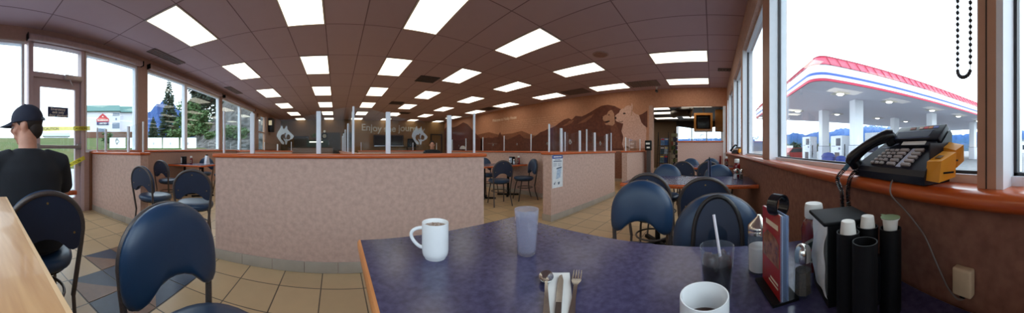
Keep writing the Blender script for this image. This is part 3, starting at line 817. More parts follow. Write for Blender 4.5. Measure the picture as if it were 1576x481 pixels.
b = MB(); b.box(-.02, .06, -.07, .05, 0, 1.06); b.box(-.08, .12, -.11, .1, 0, .03); b.build('stand', M('stand_grey', (76, 70, 70), .5), cs)
b = MB(); b.box(-.08, .05, -.11, .09, 1.061, 1.38, bev=.02); b.build('box', black_m, cs)
b = MB(); b.box(-.086, -.081, -.075, .055, 1.25, 1.31); b.build('panel', paper_m, cs)
b = MB(); b.box(-.086, -.081, -.075, .03, 1.13, 1.18); b.build('panel', paper_m, cs)
cnt = thing('shop_counter', 'pale counter with boxes seen low beyond the magazine rack', 'counter', (12.5, .4, 0))
b = MB(); b.box(0, .7, -.8, 2.2, .05, .95); b.build('body', M('counter_grey', (150, 140, 132), .6), cnt)
b = MB(); b.box(-.03, .73, -.83, 2.23, .95, .99, bev=.01); b.build('worktop', dkf, cnt)
b = MB(); b.box(.03, .67, -.77, 2.17, .001, .05); b.build('plinth', black_m, cnt)

# ---------------------------------------------------------------- furniture
def make_chair():
    root = thing('dining_chair', 'x', 'chair')
    # seat cushion: rounded D
    b = MB()
    secs = [(.93, .435), (1.0, .445), (1.03, .465), (1.02, .485), (.93, .5), (.75, .507), (.4, .512)]
    rings = []
    for s, z in secs:
        ring = []
        for i in range(28):
            a = 2 * PI * i / 28
            ring.append(b.bm.verts.new((.205 * s * math.copysign(abs(math.cos(a)) ** .85, math.cos(a)), .02 + .205 * s * math.copysign(abs(math.sin(a)) ** .9, math.sin(a)), z)))
        rings.append(ring)
    for r0, r1 in zip(rings, rings[1:]): b.skin(r0, r1)
    b._f(rings[0][::-1]); b._f(rings[-1])
    b.build('seat', vinyl_m, root, sharp=60)
    b = MB(); b.lathe([(0, .418), (.17, .418), (.19, .424), (.19, .4345), (0, .4345)], (0, .02, 0), 28); b.build('seat_pan', black_m, root)
    # back hoop, one bent tube running into the rear legs
    bk = lambda z: -.185 - .13 * (z - .44)
    pts = []
    for z in (.30, .42, .52, .60): pts.append((-.165 - .03 * ((z - .30) / .3), bk(z), z))
    for i in range(0, 19):
        a = PI - PI * i / 18
        z = .675 + .2 * math.sin(a); pts.append((.20 * math.cos(a), bk(z), z))
    pts += [(-x, y, z) for x, y, z in pts[3::-1]]
    b = MB(); b.tube(pts, .0138, 10); b.build('back_frame', tube_m, root, sharp=60)
    # kidney pad
    out = []
    for i in range(25):
        a = PI * i / 24
        out.append((.207 * math.cos(a), .680 + .207 * math.sin(a)))
    out += [(-.207, .65), (-.205, .615), (-.198, .58), (-.182, .559), (-.158, .553), (-.132, .562), (-.106, .586), (-.076, .610), (-.038, .625), (0, .630)]
    out += [(-x, z) for x, z in out[-2:24:-1]]
    def sheet(b, s, y):
        return [b.bm.verts.new((x * s, y + bk(.73 + (z - .73) * s), .73 + (z - .73) * s)) for x, z in out]
    b = MB()
    rr = [sheet(b, s, y) for s, y in ((.95, .012), (1.0, .018), (1.0, .032), (.97, .046), (.9, .057), (.75, .065), (.5, .069), (.2, .070))]
    for r0, r1 in zip(rr, rr[1:]): b.skin(r0, r1)
    b._f(rr[0][::-1]); b._f(rr[-1])
    b.build('back_pad', vinyl_m, root, sharp=70)
    b = MB(); r0, r1 = sheet(b, .93, -.006), sheet(b, .93, .0115); b.skin(r0, r1); b._f(r0); b._f(r1[::-1]); pn = b.build('back_panel', panel_m, root)
    for x, z in ((0, .825), (-.15, .66), (.15, .66)):
        b = MB(); b.cyl((x, bk(z) - .010, z), (x, bk(z) - .0065, z), .006, 8); b.build('screw', M('brass', (180, 150, 90), .3, metal=.8), pn)
    for s in (-1, 1):
        b = MB(); b.tube([(s * .165, bk(.31), .31), (s * .168, -.18, .2), (s * .185, -.24, 0.0)], .0118, 10); b.build('leg', tube_m, root, sharp=60)
        b = MB(); b.tube([(s * .13, .12, .42), (s * .155, .15, .3), (s * .175, .205, .0)], .0118, 10); b.build('leg', tube_m, root, sharp=60)
    b = MB(); b.tube([(.158 * math.cos(2 * PI * i / 28), -.01 + .165 * math.sin(2 * PI * i / 28), .27) for i in range(28)], .009, 8, closed=True); b.build('foot_ring', tube_m, root, sharp=60)
    return root
chair0 = None
def chair(x, y, fx, fy, label, group='blue cafe chairs'):
    """(x,y) is where the backrest stands, (fx,fy) the way the chair faces"""
    global chair0
    a = math.atan2(fy, fx); d = .225
    o = make_chair() if chair0 is None else dup(chair0)
    chair0 = chair0 or o
    o.location = (x + d * math.cos(a), y + d * math.sin(a), 0); o.rotation_euler = (0, 0, a - PI / 2)
    o['label'] = label; o['group'] = group
    return o
def table(x0, x1, y0, y1, label, pedestal_y=None, wall=None, along='y', vert=lamin_m, edge=None):
    cx_, cy_ = (x0 + x1) / 2, (y0 + y1) / 2
    root = thing('dining_table', label, 'table', (cx_, cy_, 0), 0, 'blue topped dining tables')
    hx, hy = (x1 - x0) / 2, (y1 - y0) / 2
    b = MB(); b.box(-hx + .012, hx - .012, -hy + .012, hy - .012, .705, .745); b.build('tabletop', vert, root)
    b = MB()
    em = edge or wood_m
    prof = [(0, .705), (.008, .706), (.011, .712), (.011, .732), (.007, .740), (0, .7435)]
    def strip(p0, p1, nrm):
        v0 = [b.bm.verts.new((p0[0] + nrm[0] * u, p0[1] + nrm[1] * u, z)) for u, z in prof]; v1 = [b.bm.verts.new((p1[0] + nrm[0] * u, p1[1] + nrm[1] * u, z)) for u, z in prof]
        b.skin(v0, v1); b._f(v0); b._f(v1)
    ix, iy = hx - .012, hy - .012
    strip((-ix, iy), (ix, iy), (0, 1)); strip((-ix, -iy), (ix, -iy), (0, -1)); strip((ix, -iy - .012), (ix, iy + .012), (1, 0)); strip((-ix, -iy - .012), (-ix, iy + .012), (-1, 0))
    b.build('edge_band', em, root)
    for s in (-1, 1):
        p = (0, s * hy * .55) if along == 'y' else (s * hx * .55, 0)
        b = MB(); b.lathe([(0, 0.006), (.03, .006), (.03, .69), (.12, .695), (.12, .7045), (0, .7045)], (p[0], p[1], 0), 14)
        for q in range(4):
            m = Matrix.Translation((p[0], p[1], 0)) @ Matrix.Rotation(PI / 2 * q + (PI / 4), 4, 'Z'); b.box(.02, .26, -.025, .025, .0, .035, m)
        b.build('pedestal', black_m, root)
    return root
# our table and its neighbours along the near windows
table(.08, .86, YB + .01, .92, 'blue topped table in front with the mugs and the condiments', edge=M('maple_edge', (222, 146, 84), .35, rgb2=(200, 122, 62), scale=6))
chair(-.60, .70, .95, -.30, 'blue padded chair pulled out at the near left, big pad showing', )
chair(1.52, .455, -1, -.05, 'blue chair across the front table on its aisle side')
ch = chair(1.10, -.03, -1, .08, 'blue chair across the front table by the window, narrow dark hoop over its pad')
b = MB(); bk = lambda z: -.185 - .13 * (z - .44)
hp = [(.105 * math.cos(PI * i / 16), .070 + bk(.72 + .165 * math.sin(PI * i / 16)) , .72 + .165 * math.sin(PI * i / 16)) for i in range(17)]
hp = [(.105, .066 + bk(.60), .60), (.107, .070 + bk(.66), .66)] + hp + [(-.107, .070 + bk(.66), .66), (-.105, .066 + bk(.60), .60)]
b.tube(hp, .010, 8); bi = MB(); bi.prism([(.098 * math.cos(PI * i / 16), .72 + .157 * math.sin(PI * i / 16)) for i in range(17)] + [(-.099, .66), (-.097, .60), (.097, .60), (.099, .66)], .004, 'xz', 0)
for v in bi.bm.verts: v.co.y += .066 + bk(v.co.z)
bi.build('pad_inset', panel_m, ch)
b.build('pad_hoop', M('black_hoop', (34, 32, 34), .4), ch, sharp=60)
table(2.32, 3.08, YB + .01, .94, 'blue topped table behind the front one, with ketchup at the window')
chair(2.03, .56, 1, .06, 'chair with its dark back to us on the aisle side of the second table')
chair(1.80, .05, 1, .02, 'chair with its dark back to us on the window side of the second table')
chair(3.36, .64, -1, 0, 'bright blue chair across the second table on the aisle side')
chair(3.34, -.09, -1, 0, 'blue chair across the second table behind the standing menu')
table(4.55, 5.3, YB + .01, .74, 'blue topped table farthest along the windows before the half wall')
chair(4.25, .52, 1, 0, 'dark backed chair at the third table on the aisle side')
chair(4.22, .06, 1, .03, 'dark backed chair at the third table on the window side')
chair(5.62, .50, -1, 0, 'small blue chair by the half wall, aisle side')
chair(5.64, .02, -1, 0, 'small blue chair by the half wall, window side')
# the man's table
table(-2.58, -1.80, YB + .01, .95, 'table in front of the man by the emergency door')
chair(-1.12, .42, -1, .1, 'dark backed chair the man in the black cap sits on')
# middle table against the partition behind
table(2.80, 4.085, 3.98, 4.72, 'table behind the partitions, end against the wall with ketchup', along='x')
chair(2.93, 3.50, .35, 1, 'dark chair drawn up to the middle table, nearest the front partition')
chair(3.92, 3.62, -.85, .35, 'dark chair at the middle table turned sideways')
chair(3.55, 5.02, -.1, -1, 'chair on the far side of the middle table')
# the left group
table(XL + .01, -2.75, 4.35, 5.1, 'table against the left windows behind the low partition', along='x')
chair(-2.20, 2.06, .07, 1, 'blue chair turned aside at the end of the partition by the door')
chair(-1.42, 2.06, -.45, .9, 'blue chair at the left end of the long partition, pale seat showing')
chair(-3.10, 3.42, .1, 1, 'dark chair at the table by the left windows, near side')
chair(-3.35, 5.55, .2, -1, 'blue chair beyond the table by the left windows')
chair(-2.62, 5.5, -.4, -1, 'blue chair beyond the left table nearer the aisle')
chair(6.35, 3.05, .2, 1, 'dark chair glimpsed through the gap by the shop opening', )
# wooden ledge at the near left
lg = thing('wooden_ledge', 'pale wooden ledge at the bottom left beside the man\'s chair', 'ledge', (-.45, 0, 0))
b = MB(); b.prism([(-.50, -.42), (-.50, .176), (.24, .115), (.30, .04), (.30, -.42)], .035, 'xy', .865); b.build('board', maple_m, lg, sharp=20)
b = MB(); b.prism([(-.50, .1762), (-.497, .1835), (.243, .1225), (.24, .1152)], .035, 'xy', .865); b.build('edge_strip', M('pale_edge', (226, 186, 140), .4), lg)
for x in (-.47, .22):
    b = MB(); b.box(x, x + .04, -.40, .02, 0, .864); b.build('support', maple_m, lg)

# ---------------------------------------------------------------- things on the front table
TT = .7455
def mug(x, y, rz, label, r=.042, h=.10, fill=None, lvl=.88):
    root = thing('coffee_mug', label, 'mug', (x, y, TT), rz)
    b = MB()
    b.lathe([(0, .003), (r * .7, .003), (r * .72, 0), (r * .80, 0), (r * .82, .003), (r * .93, .009), (r * .985, .018), (r, .028), (r, h - .004), (r * .985, h), (r * .94, h), (r * .92, h - .004), (r * .92, .02), (r * .8, .01), (0, .009)], n=40)
    b.build('body', white_m, root, sharp=50)
    b = MB()
    hp = []
    for i in range(15):
        a = PI / 2 - PI * i / 14
        hp.append((r - .003 + .036 * math.cos(a) * (1 + .35 * math.sin(a)), 0, h * .56 + h * .28 * math.sin(a)))
    hp[0] = (r - .004, 0, h * .84); hp[-1] = (r - .004, 0, h * .28)
    b.tube(hp, .0058, 10); b.build('handle', white_m, root, sharp=70)
    b = MB(); b.lathe([(0, h * lvl), (r * .915, h * lvl), (r * .915, h * lvl - .001), (0, h * lvl - .001)], n=32); b.build('drink', fill, root)
    if fill and fill.name.startswith('cocoa'):
        b = MB()
        for i in range(40):
            a = rnd.uniform(0, 2 * PI); q = r * .82 * math.sqrt(rnd.random()); b.ell((q * math.cos(a), q * math.sin(a), h * .882), (.003, .003, .002), 7, 4)
        b.build('froth', M('froth', (150, 120, 100), .6), root)
    return root
mug(.309, .705, R(158), 'white coffee mug with frothy drink standing alone at the table corner', fill=M('cocoa_froth', (196, 176, 160), .5, rgb2=(120, 92, 76), scale=260), h=.112, r=.043)
mug(.412, .013, R(178), 'white mug cropped at the bottom beside the glass of cola', fill=M('coffee', (60, 34, 22), .15), h=.094, r=.043, lvl=.5)
clear_m = glass_mat('drinking_glass', tint=(.93, .95, .98), haze=.05, gloss=1.0, ior=1.45, rough=.03)
frost_m = glass_mat('frosted_tumbler', tint=(.95, .96, .99), haze=.30, hazecol=(212, 210, 224), rough=.12)
water_m = glass_mat('water', tint=(.94, .95, .99), haze=.10, hazecol=(200, 205, 232), ior=1.33)
tb = thing('water_glass', 'tall tapered tumbler of water near the table corner', 'glass', (.567, .556, TT))
b = MB(); b.lathe([(0, 0), (.028, 0), (.031, .003), (.041, .145), (.0405, .148), (.039, .1475), (.0385, .145), (.029, .012), (0, .010)], n=36); b.build('tumbler', frost_m, tb, sharp=50)
b = MB(); b.lathe([(0, .0105), (.0285, .0125), (.0372, .128), (0, .128)], n=32); b.build('water', water_m, tb, sharp=50)
b = MB()
for i in range(4): 
    a = i * 1.7; b.box(-.011, .011, -.011, .011, -.009, .009, Matrix.Translation((.016 * math.cos(a), .016 * math.sin(a), .124)) @ Matrix.Rotation(a, 4, 'Z') @ Matrix.Rotation(.5, 4, 'X'), bev=.003)
b.build('ice_cube', glass_mat('ice', tint=(.9, .93, 1), haze=.25, ior=1.31), tb)
ck = thing('cola_glass', 'clear tumbler of dark cola and ice beside the sugar pourer', 'glass', (.565, -.012, TT))
b = MB(); b.lathe([(0, 0), (.030, 0), (.033, .003), (.0415, .114), (.041, .117), (.0395, .1165), (.039, .114), (.031, .010), (0, .008)], n=36); b.build('tumbler', clear_m, ck, sharp=50)
b = MB(); b.lathe([(0, .0085), (.0305, .0105), (.0368, .082), (0, .082)], n=32); b.build('cola', M('cola', (26, 12, 10), .12, var=.3), ck, sharp=50)
b = MB()
for i in range(6):
    a = i * 1.1 + .3; q = .022 if i else 0; b.box(-.0105, .0105, -.0105, .0105, -.008, .008, Matrix.Translation((q * math.cos(a), q * math.sin(a), .084 + .004 * (i % 2))) @ Matrix.Rotation(a, 4, 'Z') @ Matrix.Rotation(.5 + i, 4, 'X'), bev=.003)
b.build('ice_cube', glass_mat('cola_ice', tint=(.75, .68, .64), haze=.2, hazecol=(150, 120, 110), ior=1.31), ck)
st = thing('drinking_straw', 'white straw leaning in the glass of cola', 'straw', (.565, -.012, TT))
b = MB(); b.tube([(-.012, -.020, .012), (.018, .008, .186)], .0036, 10); b.build('tube', M('straw_white', (226, 222, 230), .4), st)
# cutlery on a napkin
np_ = thing('paper_napkin', 'folded white napkin under the spoon and fork', 'napkin', (.49, .365, TT), R(-53))
b = MB(); b.box(-.03, .03, -.12, .055, 0, .002); b.box(-.027, .028, -.118, .052, .002, .0038); b.build('sheet', paper_m, np_)
def flat_prof(b, prof, th, z=lambda t: 0.):
    """cutlery blank: prof = (t along y, half width, z)"""
    top = []; bot = []
    for y, w, zz in prof:
        top.append([b.bm.verts.new((x, y, zz + th)) for x in (-w, -w * .5, 0, w * .5, w)]); bot.append([b.bm.verts.new((x, y, zz)) for x in (-w, -w * .5, 0, w * .5, w)])
    for a, c in zip(top, top[1:]):
        for i in range(4): b._f([a[i], a[i + 1], c[i + 1], c[i]])
    for a, c in zip(bot, bot[1:]):
        for i in range(4): b._f([a[i], c[i], c[i + 1], a[i + 1]])
    for a, c, e, f in zip(top, top[1:], bot, bot[1:]):
        b._f([a[0], c[0], f[0], e[0]]); b._f([a[4], e[4], f[4], c[4]])
    b._f([*top[0], *bot[0][::-1]]); b._f([*top[-1][::-1], *bot[-1]])
spn_ = thing('teaspoon', 'steel spoon with its bowl towards the water glass', 'spoon', (.462, .384, TT + .0042), R(-50))
b = MB(); flat_prof(b, [(-.13, .006, .0), (-.12, .008, .0), (-.06, .005, .004), (-.005, .0035, .009), (.0, .0035, .009)], .0018)
for j in range(6):
    pass
n = 24; rings = []
for s in (1., .8, .55, .25): rings.append([b.bm.verts.new((.019 * s * math.cos(2 * PI * i / n), .028 + .030 * s * math.sin(2 * PI * i / n), .001 + .008 * s * s)) for i in range(n)])
for a, c in zip(rings, rings[1:]): b.skin(a, c)
b._f(rings[-1])
r2 = [b.bm.verts.new((.0195 * math.cos(2 * PI * i / n), .028 + .0305 * math.sin(2 * PI * i / n), .0082)) for i in range(n)]
b.skin(rings[0], r2); rb = [b.bm.verts.new((.019 * .55 * math.cos(2 * PI * i / n), .028 + .030 * .55 * math.sin(2 * PI * i / n), .0002)) for i in range(n)]; b.skin(r2, rb); b._f(rb)
b.build('spoon', steel_m, spn_, sharp=60)
fk = thing('dinner_fork', 'steel fork lying beside the spoon, tines towards the chairs', 'fork', (.492, .316, TT + .0042), R(-62))
b = MB(); flat_prof(b, [(-.13, .007, .0), (-.12, .0085, .0), (-.05, .0045, .004), (.0, .005, .008), (.02, .012, .007), (.032, .0125, .006)], .002)
for i in range(4):
    x = -.0105 + i * .007; b.tube([(x, .030, .007), (x, .055, .0035), (x, .078, .007)], [.0021, .002, .001], 6)
b.build('fork', steel_m, fk, sharp=60)
kn = thing('table_knife', 'dark handled knife between the napkin and the fork', 'knife', (.462, .342, TT + .0042), R(-56))
b = MB(); b.box(-.007, .007, -.16, -.05, 0, .008, bev=.003); b.build('handle', M('knife_handle', (60, 46, 42), .4), kn)
b = MB(); b.prism([(-.007, -.05), (.007, -.05), (.008, .04), (.003, .07), (-.004, .062), (-.007, .03)], .0016, 'xy', .003); b.build('blade', steel_m, kn)
# sugar pourer
sugarglass_m = glass_mat('sugar_glass', tint=(.90, .91, .93), haze=.08, ior=1.5, rough=.03)
su = thing('sugar_pourer', 'fluted glass sugar pourer with a conical steel top', 'sugar pourer', (.672, -.134, TT))
b = MB(); n = 40; rings = []
for r_, z in ((.030, 0), (.033, .003), (.033, .012), (.0325, .10), (.030, .112), (.028, .116)):
    rings.append([b.bm.verts.new(((r_ + (.0012 * math.cos(20 * 2 * PI * i / n / 2 * 1) if .01 < z < .105 else 0)) * math.cos(2 * PI * i / n), (r_ + (.0012 * math.cos(20 * PI * i / n) if .01 < z < .105 else 0)) * math.sin(2 * PI * i / n), z)) for i in range(n)])
for a, c in zip(rings, rings[1:]): b.skin(a, c)
b._f(rings[0][::-1])
b.build('jar', sugarglass_m, su)
b = MB(); b.lathe([(0, .004), (.029, .005), (.0298, .070), (.02, .074), (0, .072)], n=28); b.build('sugar', M('sugar_white', (240, 238, 234), .8), su)
b = MB(); b.lathe([(.0305, .106), (.0335, .107), (.034, .114), (.033, .118), (.0345, .121), (.034, .127), (.031, .131), (.0085, .152), (.0055, .158), (0, .158)], n=32); b.build('top', chrome_m, su, sharp=40)
# menu rack: plastic covered menus under a black loop
mn = thing('menu_rack', 'standing red and white menus under a black loop holder', 'menu rack', (.566, -.152, TT), R(8))
b = MB(); b.box(-.06, .06, -.035, .03, 0, .006); b.box(-.006, .006, -.004, .004, .006, .205); b.build('stand', black_m, mn)
red_m = M('menu_red', (176, 34, 36), .25, var=.06, coat=.5)
food_m = M('menu_food_print', (190, 130, 90), .25, rgb2=(120, 60, 40), scale=45, coat=.5)
for i, (y, m) in enumerate(((.0095, red_m), (.0060, paper_m), (-.0058, M('menu_blue', (150, 170, 200), .3)))):
    b = MB(); b.box(-.057, .057, y - .0016, y + .0016, .0065, .196); b.build('menu', m, mn)
b = MB(); b.prism([(-.050, .075), (.050, .075), (.050, .125), (.02, .145), (-.03, .140), (-.050, .13)], .0005, 'xz', .0113); b.build('food_print', food_m, mn)
b = MB(); b.box(-.045, .03, .0113, .0118, .160, .172); b.box(-.045, .0, .0113, .0118, .035, .040); b.box(-.045, .01, .0113, .0118, .026, .030); b.build('print', M('menu_print_cream', (240, 220, 190), .4), mn)
b = MB(); b.box(-.0605, -.0575, -.0085, .0115, .0065, .197); b.build('plastic_sleeve', glass_mat('sleeve', tint=(.85, .9, .97), haze=.3, hazecol=(190, 205, 230)), mn)
b = MB(); n = 28
rings = []
for x, rr_ in ((-.014, .026), (.014, .026), (.014, .0225), (-.014, .0225)):
    rings.append([b.bm.verts.new((x, rr_ * math.cos(2 * PI * i / n), rr_ * math.sin(2 * PI * i / n))) for i in range(n)])
for a, c in zip(rings, rings[1:] + rings[:1]): b.skin(a, c)
b.build('loop', blackg_m, mn, loc=(-.02, 0, .213), rot=(0, 0, R(28)), sharp=50)
# ketchup, pepper
def ketchup(x, y, z, label, s=1., rz=0.):
    root = thing('ketchup_bottle', label, 'ketchup bottle', (x, y, z), rz); root.scale = (s, s, s)
    b = MB(); b.lathe([(0, 0), (.030, 0), (.034, .004), (.035, .02), (.034, .09), (.035, .118), (.030, .136), (.021, .148), (0, .150)], n=28, sx=1.05, sy=.72); b.build('bottle', M('ketchup_red', (120, 20, 22), .2, var=.06, coat=.4), root, sharp=50)
    b = MB(); b.lathe([(0, .149), (.024, .149), (.027, .152), (.027, .178), (.025, .188), (.023, .190), (0, .190)], n=28); b.build('cap', whitep_m, root, sharp=40)
    b = MB(); b.prism([(-.022, .03), (.022, .03), (.022, .085), (0, .098), (-.022, .085)], .0006, 'xz', .0266); lb = b.build('front_label', M('label_cream', (206, 196, 180), .5), root)
    b = MB(); b.prism([(-.018, .036), (.018, .036), (.018, .08), (0, .09), (-.018, .08)], .0006, 'xz', .0273); b.build('label_panel', M('label_green', (60, 76, 62), .5), lb)
    b = MB(); b.prism([(.008 * math.cos(2 * PI * i / 14), .058 + .010 * math.sin(2 * PI * i / 14)) for i in range(14)], .0006, 'xz', .028); b.build('label_spot', red_m, lb)
    return root
k1 = ketchup(.630, -.285, TT, 'red ketchup bottle with a white cap behind the pepper shaker', rz=R(58))
def shaker(x, y, z, label, fillm, h=.12, s=1.):
    root = thing('shaker', label, 'shaker', (x, y, z)); root.scale = (s, s, s)
    b = MB(); n = 8
    b.lathe([(0, 0), (.022, 0), (.025, .003), (.0235, .06), (.020, .078), (.0165, .083)], n=8); b.build('jar', clear_m, root, sharp=20)
    b = MB(); b.lathe([(0, .004), (.0205, .005), (.0195, .058), (0, .056)], n=8); b.build('filling', fillm, root, sharp=20)
    b = MB(); b.lathe([(.0165, .078), (.0195, .079), (.0205, .084), (.0205, .098), (.019, .108), (.0135, .116), (.006, .119), (0, .1195)], n=24); b.build('top', chrome_m, root, sharp=40)
    return root
pepper_m = M('pepper', (96, 80, 62), .9, rgb2=(60, 48, 38), scale=300); salt_m = M('salt', (238, 236, 232), .9)
shaker(.532, -.212, TT, 'glass pepper shaker with a chrome top before the ketchup', pepper_m)
# napkin dispenser and the tube caddy with creamers
nd = thing('napkin_dispenser', 'black napkin dispenser with white napkins in its open face', 'napkin dispenser', (.508, -.300, TT), R(-8))
b = MB()
b.box(-.056, .056, -.058, .05, 0, .012); b.box(-.056, -.050, -.058, .05, .012, .178); b.box(.050, .056, -.058, .05, .012, .178); b.box(-.056, .056, -.058, -.052, .012, .178)
b.build('case', black_m, nd)
b = MB(); b.box(-.061, .061, -.063, .062, .178, .187, bev=.003); b.build('lid', M('lid_black', (12, 12, 14), .6, spec=.2), nd)
b = MB(); n = 12; vs = []
for j in range(n + 1):
    z = .014 + .160 * j / n; w = .0485
    vs.append([b.bm.verts.new((-w + 2 * w * i / 8, .049 + .004 * math.sin(i * 1.3 + j * .9) * (.4 + .6 * j / n) + .008 * math.sin(PI * j / n), z)) for i in range(9)])
for a, c in zip(vs, vs[1:]):
    for i in range(8): b._f([a[i], a[i + 1], c[i + 1], c[i]])
b.build('napkin_front', paper_m, nd, normals=False)
b = MB(); b.box(-.0485, .0485, -.05, .044, .0125, .172); b.build('napkin_stack', paper_m, nd)
cd = thing('tube_caddy', 'black caddy of round tubes beside the napkin dispenser', 'caddy', (.395, -.310, TT))
b = MB(); tubes = [(.021, .044), (-.040, .046), (-.014, -.042), (.028, -.012)]
for i, (x, y) in enumerate(tubes):
    b.lathe([(0, .0), (.0238, .0), (.0238, .175), (.0215, .175), (.0215, .158), (0, .157)], (x, y, 0), 24)
b.build('tube', black_m, cd, sharp=40)
b = MB(); b.box(-.012, .002, -.03, .03, .02, .12); b.build('spine', blackg_m, cd)
cream_m = M('creamer_white', (236, 232, 224), .5)
def creamer(i, inv, label, lid=None):
    x, y = tubes[i]
    root = thing('creamer_cup', label, 'creamer', (.395 + x, -.310 + y, TT + .1585))
    b = MB()
    pr = [(0, 0), (.0135, 0), (.0145, .002), (.0175, .030), (.0205, .0305), (.0205, .033), (0, .033)]
    if inv: pr = [(r_, .033 - z) for r_, z in pr][::-1]
    b.lathe(pr, n=24); b.build('cup', cream_m, root, sharp=40)
    if lid:
        b = MB(); b.lathe([(0, .0332), (.0215, .0332), (.0218, .0342), (0, .0346)], n=24); b.prism([(.018, -.006), (.030, -.003), (.030, .003), (.018, .006)], .0008, 'xy', .0333); b.build('foil_lid', lid, root)
    root.location.z += .006
    b = MB(); b.lathe([(0, -.006), (.0135, -.006), (.0135, -.0001), (0, -.0001)], n=20); b.build('base', cream_m, root)
    return root
creamer(0, True, 'upside down creamer cup in the tube nearest the napkins')
creamer(3, True, 'creamer cup half hidden in the rear tube of the caddy')
creamer(2, False, 'creamer cup with a green foil lid in the end tube', M('green_foil', (130, 150, 110), .35, metal=.3))
jk = thing('phone_jack', 'small beige phone jack on the brown wall below the sill', 'jack', (.262, YB + .001, .80))
b = MB(); b.box(-.024, .024, 0, .022, -.03, .03, bev=.005); b.build('cover', M('jack_beige', (214, 190, 156), .5), jk)
b = MB(); b.box(-.006, .006, .002, .018, -.034, -.0302); b.build('socket', black_m, jk)

# ---------------------------------------------------------------- desk phone on the sill
PHL, PHR = Vector((.480, -.435, SILLZ + .001)), R(178)
ph = thing('desk_phone', 'dark blue multi line desk phone with orange holders on the window sill', 'phone', PHL, PHR)
pb = M('phone_navy', (24, 27, 40), .35, var=.08)
# body: a steep wedge whose handset side slants inwards towards the back
b = MB(); sec = [(0, 0), (.112, 0), (.118, .128), (.108, .136), (.098, .130), (.002, .034), (-.003, .02)]
fl = [b.bm.verts.new((-.168 + .95 * max(0, y), y, z)) for y, z in sec]; fr_ = [b.bm.verts.new((.132 - .04 * max(0, y), y, z)) for y, z in sec]
b._f(fl[::-1]); b._f(fr_); b.skin(fl, fr_)
b.build('body', pb, ph, sharp=25)
uy, uz = .096 / .1357, .096 / .1357
FM = Matrix(((1, 0, 0, 0), (0, uy, -uz, .002), (0, uz, uy, .034), (0, 0, 0, 1)))
def fbox(b, x0, x1, v0, v1, h0, h1, bev=0): b.box(x0, x1, v0, v1, h0, h1, FM, bev)
keym = M('phone_key', (176, 166, 164), .4, var=.05)
for r_ in range(5):
    for c in range(3):
        b = MB(); fbox(b, -.092 + c * .022 + r_ * .007, -.076 + c * .022 + r_ * .007, .010 + r_ * .0125, .0185 + r_ * .0125, .0, .006, .0015); b.build('key', keym, ph)
for r_ in range(5):
    for c in range(2):
        b = MB(); fbox(b, -.014 + c * .056 + r_ * .004, .018 + c * .056 + r_ * .004, .009 + r_ * .0128, .018 + r_ * .0128, .0, .007, .0015); b.build('key', keym, ph)
for (x0, x1, x2, x3, v0, v1) in ((.021, .040, .060, .041, .007, .074), (-.092, -.07, -.03, -.048, .076, .094)):
    b = MB()
    v = [b.bm.verts.new(FM @ Vector(p)) for p in ((x0, v0, .0008), (x1, v0, .0008), (x2, v1, .0008), (x3, v1, .0008))]; w = [b.bm.verts.new(FM @ Vector(p)) for p in ((x0, v0, .0002), (x1, v0, .0002), (x2, v1, .0002), (x3, v1, .0002))]
    b._f(v); b.skin(w, v)
    b.build('index_card', M('index_card', (200, 208, 230), .4), ph)
b = MB(); fbox(b, -.004, .120, .076, .092, .0, .011, .002); b.build('card_holder', pb, ph)
b = MB(); fbox(b, .0, .088, .0775, .0905, .0111, .0122); b.build('paper_slip', paper_m, ph)
b = MB(); fbox(b, -.055, .126, .094, .150, .0, .018, .003); b.build('display_housing', pb, ph)
b = MB(); fbox(b, -.040, .092, .100, .124, .0182, .0192); b.build('display', M('lcd_dark', (50, 54, 76), .15), ph)
b = MB(); fbox(b, -.045, .097, .097, .0995, .0182, .0188); fbox(b, -.045, .097, .1245, .127, .0182, .0188); b.build('display_rim', M('rim_navy', (34, 40, 92), .3), ph)
for k, (x0, x1, c) in enumerate(((.00, .022, (150, 80, 60)), (.036, .05, (230, 200, 190)), (.053, .068, (220, 50, 50)), (.071, .085, (230, 130, 60)), (.088, .105, (90, 110, 200)))):
    b = MB(); fbox(b, x0, x1, .134, .143, .0182, .0188); b.build('sticker', M('phone_sticker_%d' % k, c, .4), ph)
# handset lying slantwise on its cradle
b = MB()
HA, HB = Vector((-.160, -.012, .024)), Vector((-.050, .110, .024))
hp = []
for i in range(13):
    t = i / 12; p = HA.lerp(HB, t); p.z += .016 * math.sin(PI * t) ** .7; hp.append(FM @ p)
b.tube(hp, [.0175, .021, .020, .018, .017, .0165, .0165, .0165, .017, .018, .020, .021, .0175], 14)
for t in (.08, .92):
    p = HA.lerp(HB, t); b.cyl(FM @ (p + Vector((0, 0, .002))), FM @ Vector((p.x, p.y, .004)), .020, 18, .022)
hs = b.build('handset', M('handset_black', (16, 17, 24), .25, var=.1), ph, sharp=60)
p = FM @ HA; q = FM @ (HA + Vector((-.012, -.026, -.006)))
b = MB(); b.cyl(p, q, .0075, 12); b.build('cord_plug', M('teal_plug', (60, 100, 120), .4), hs)
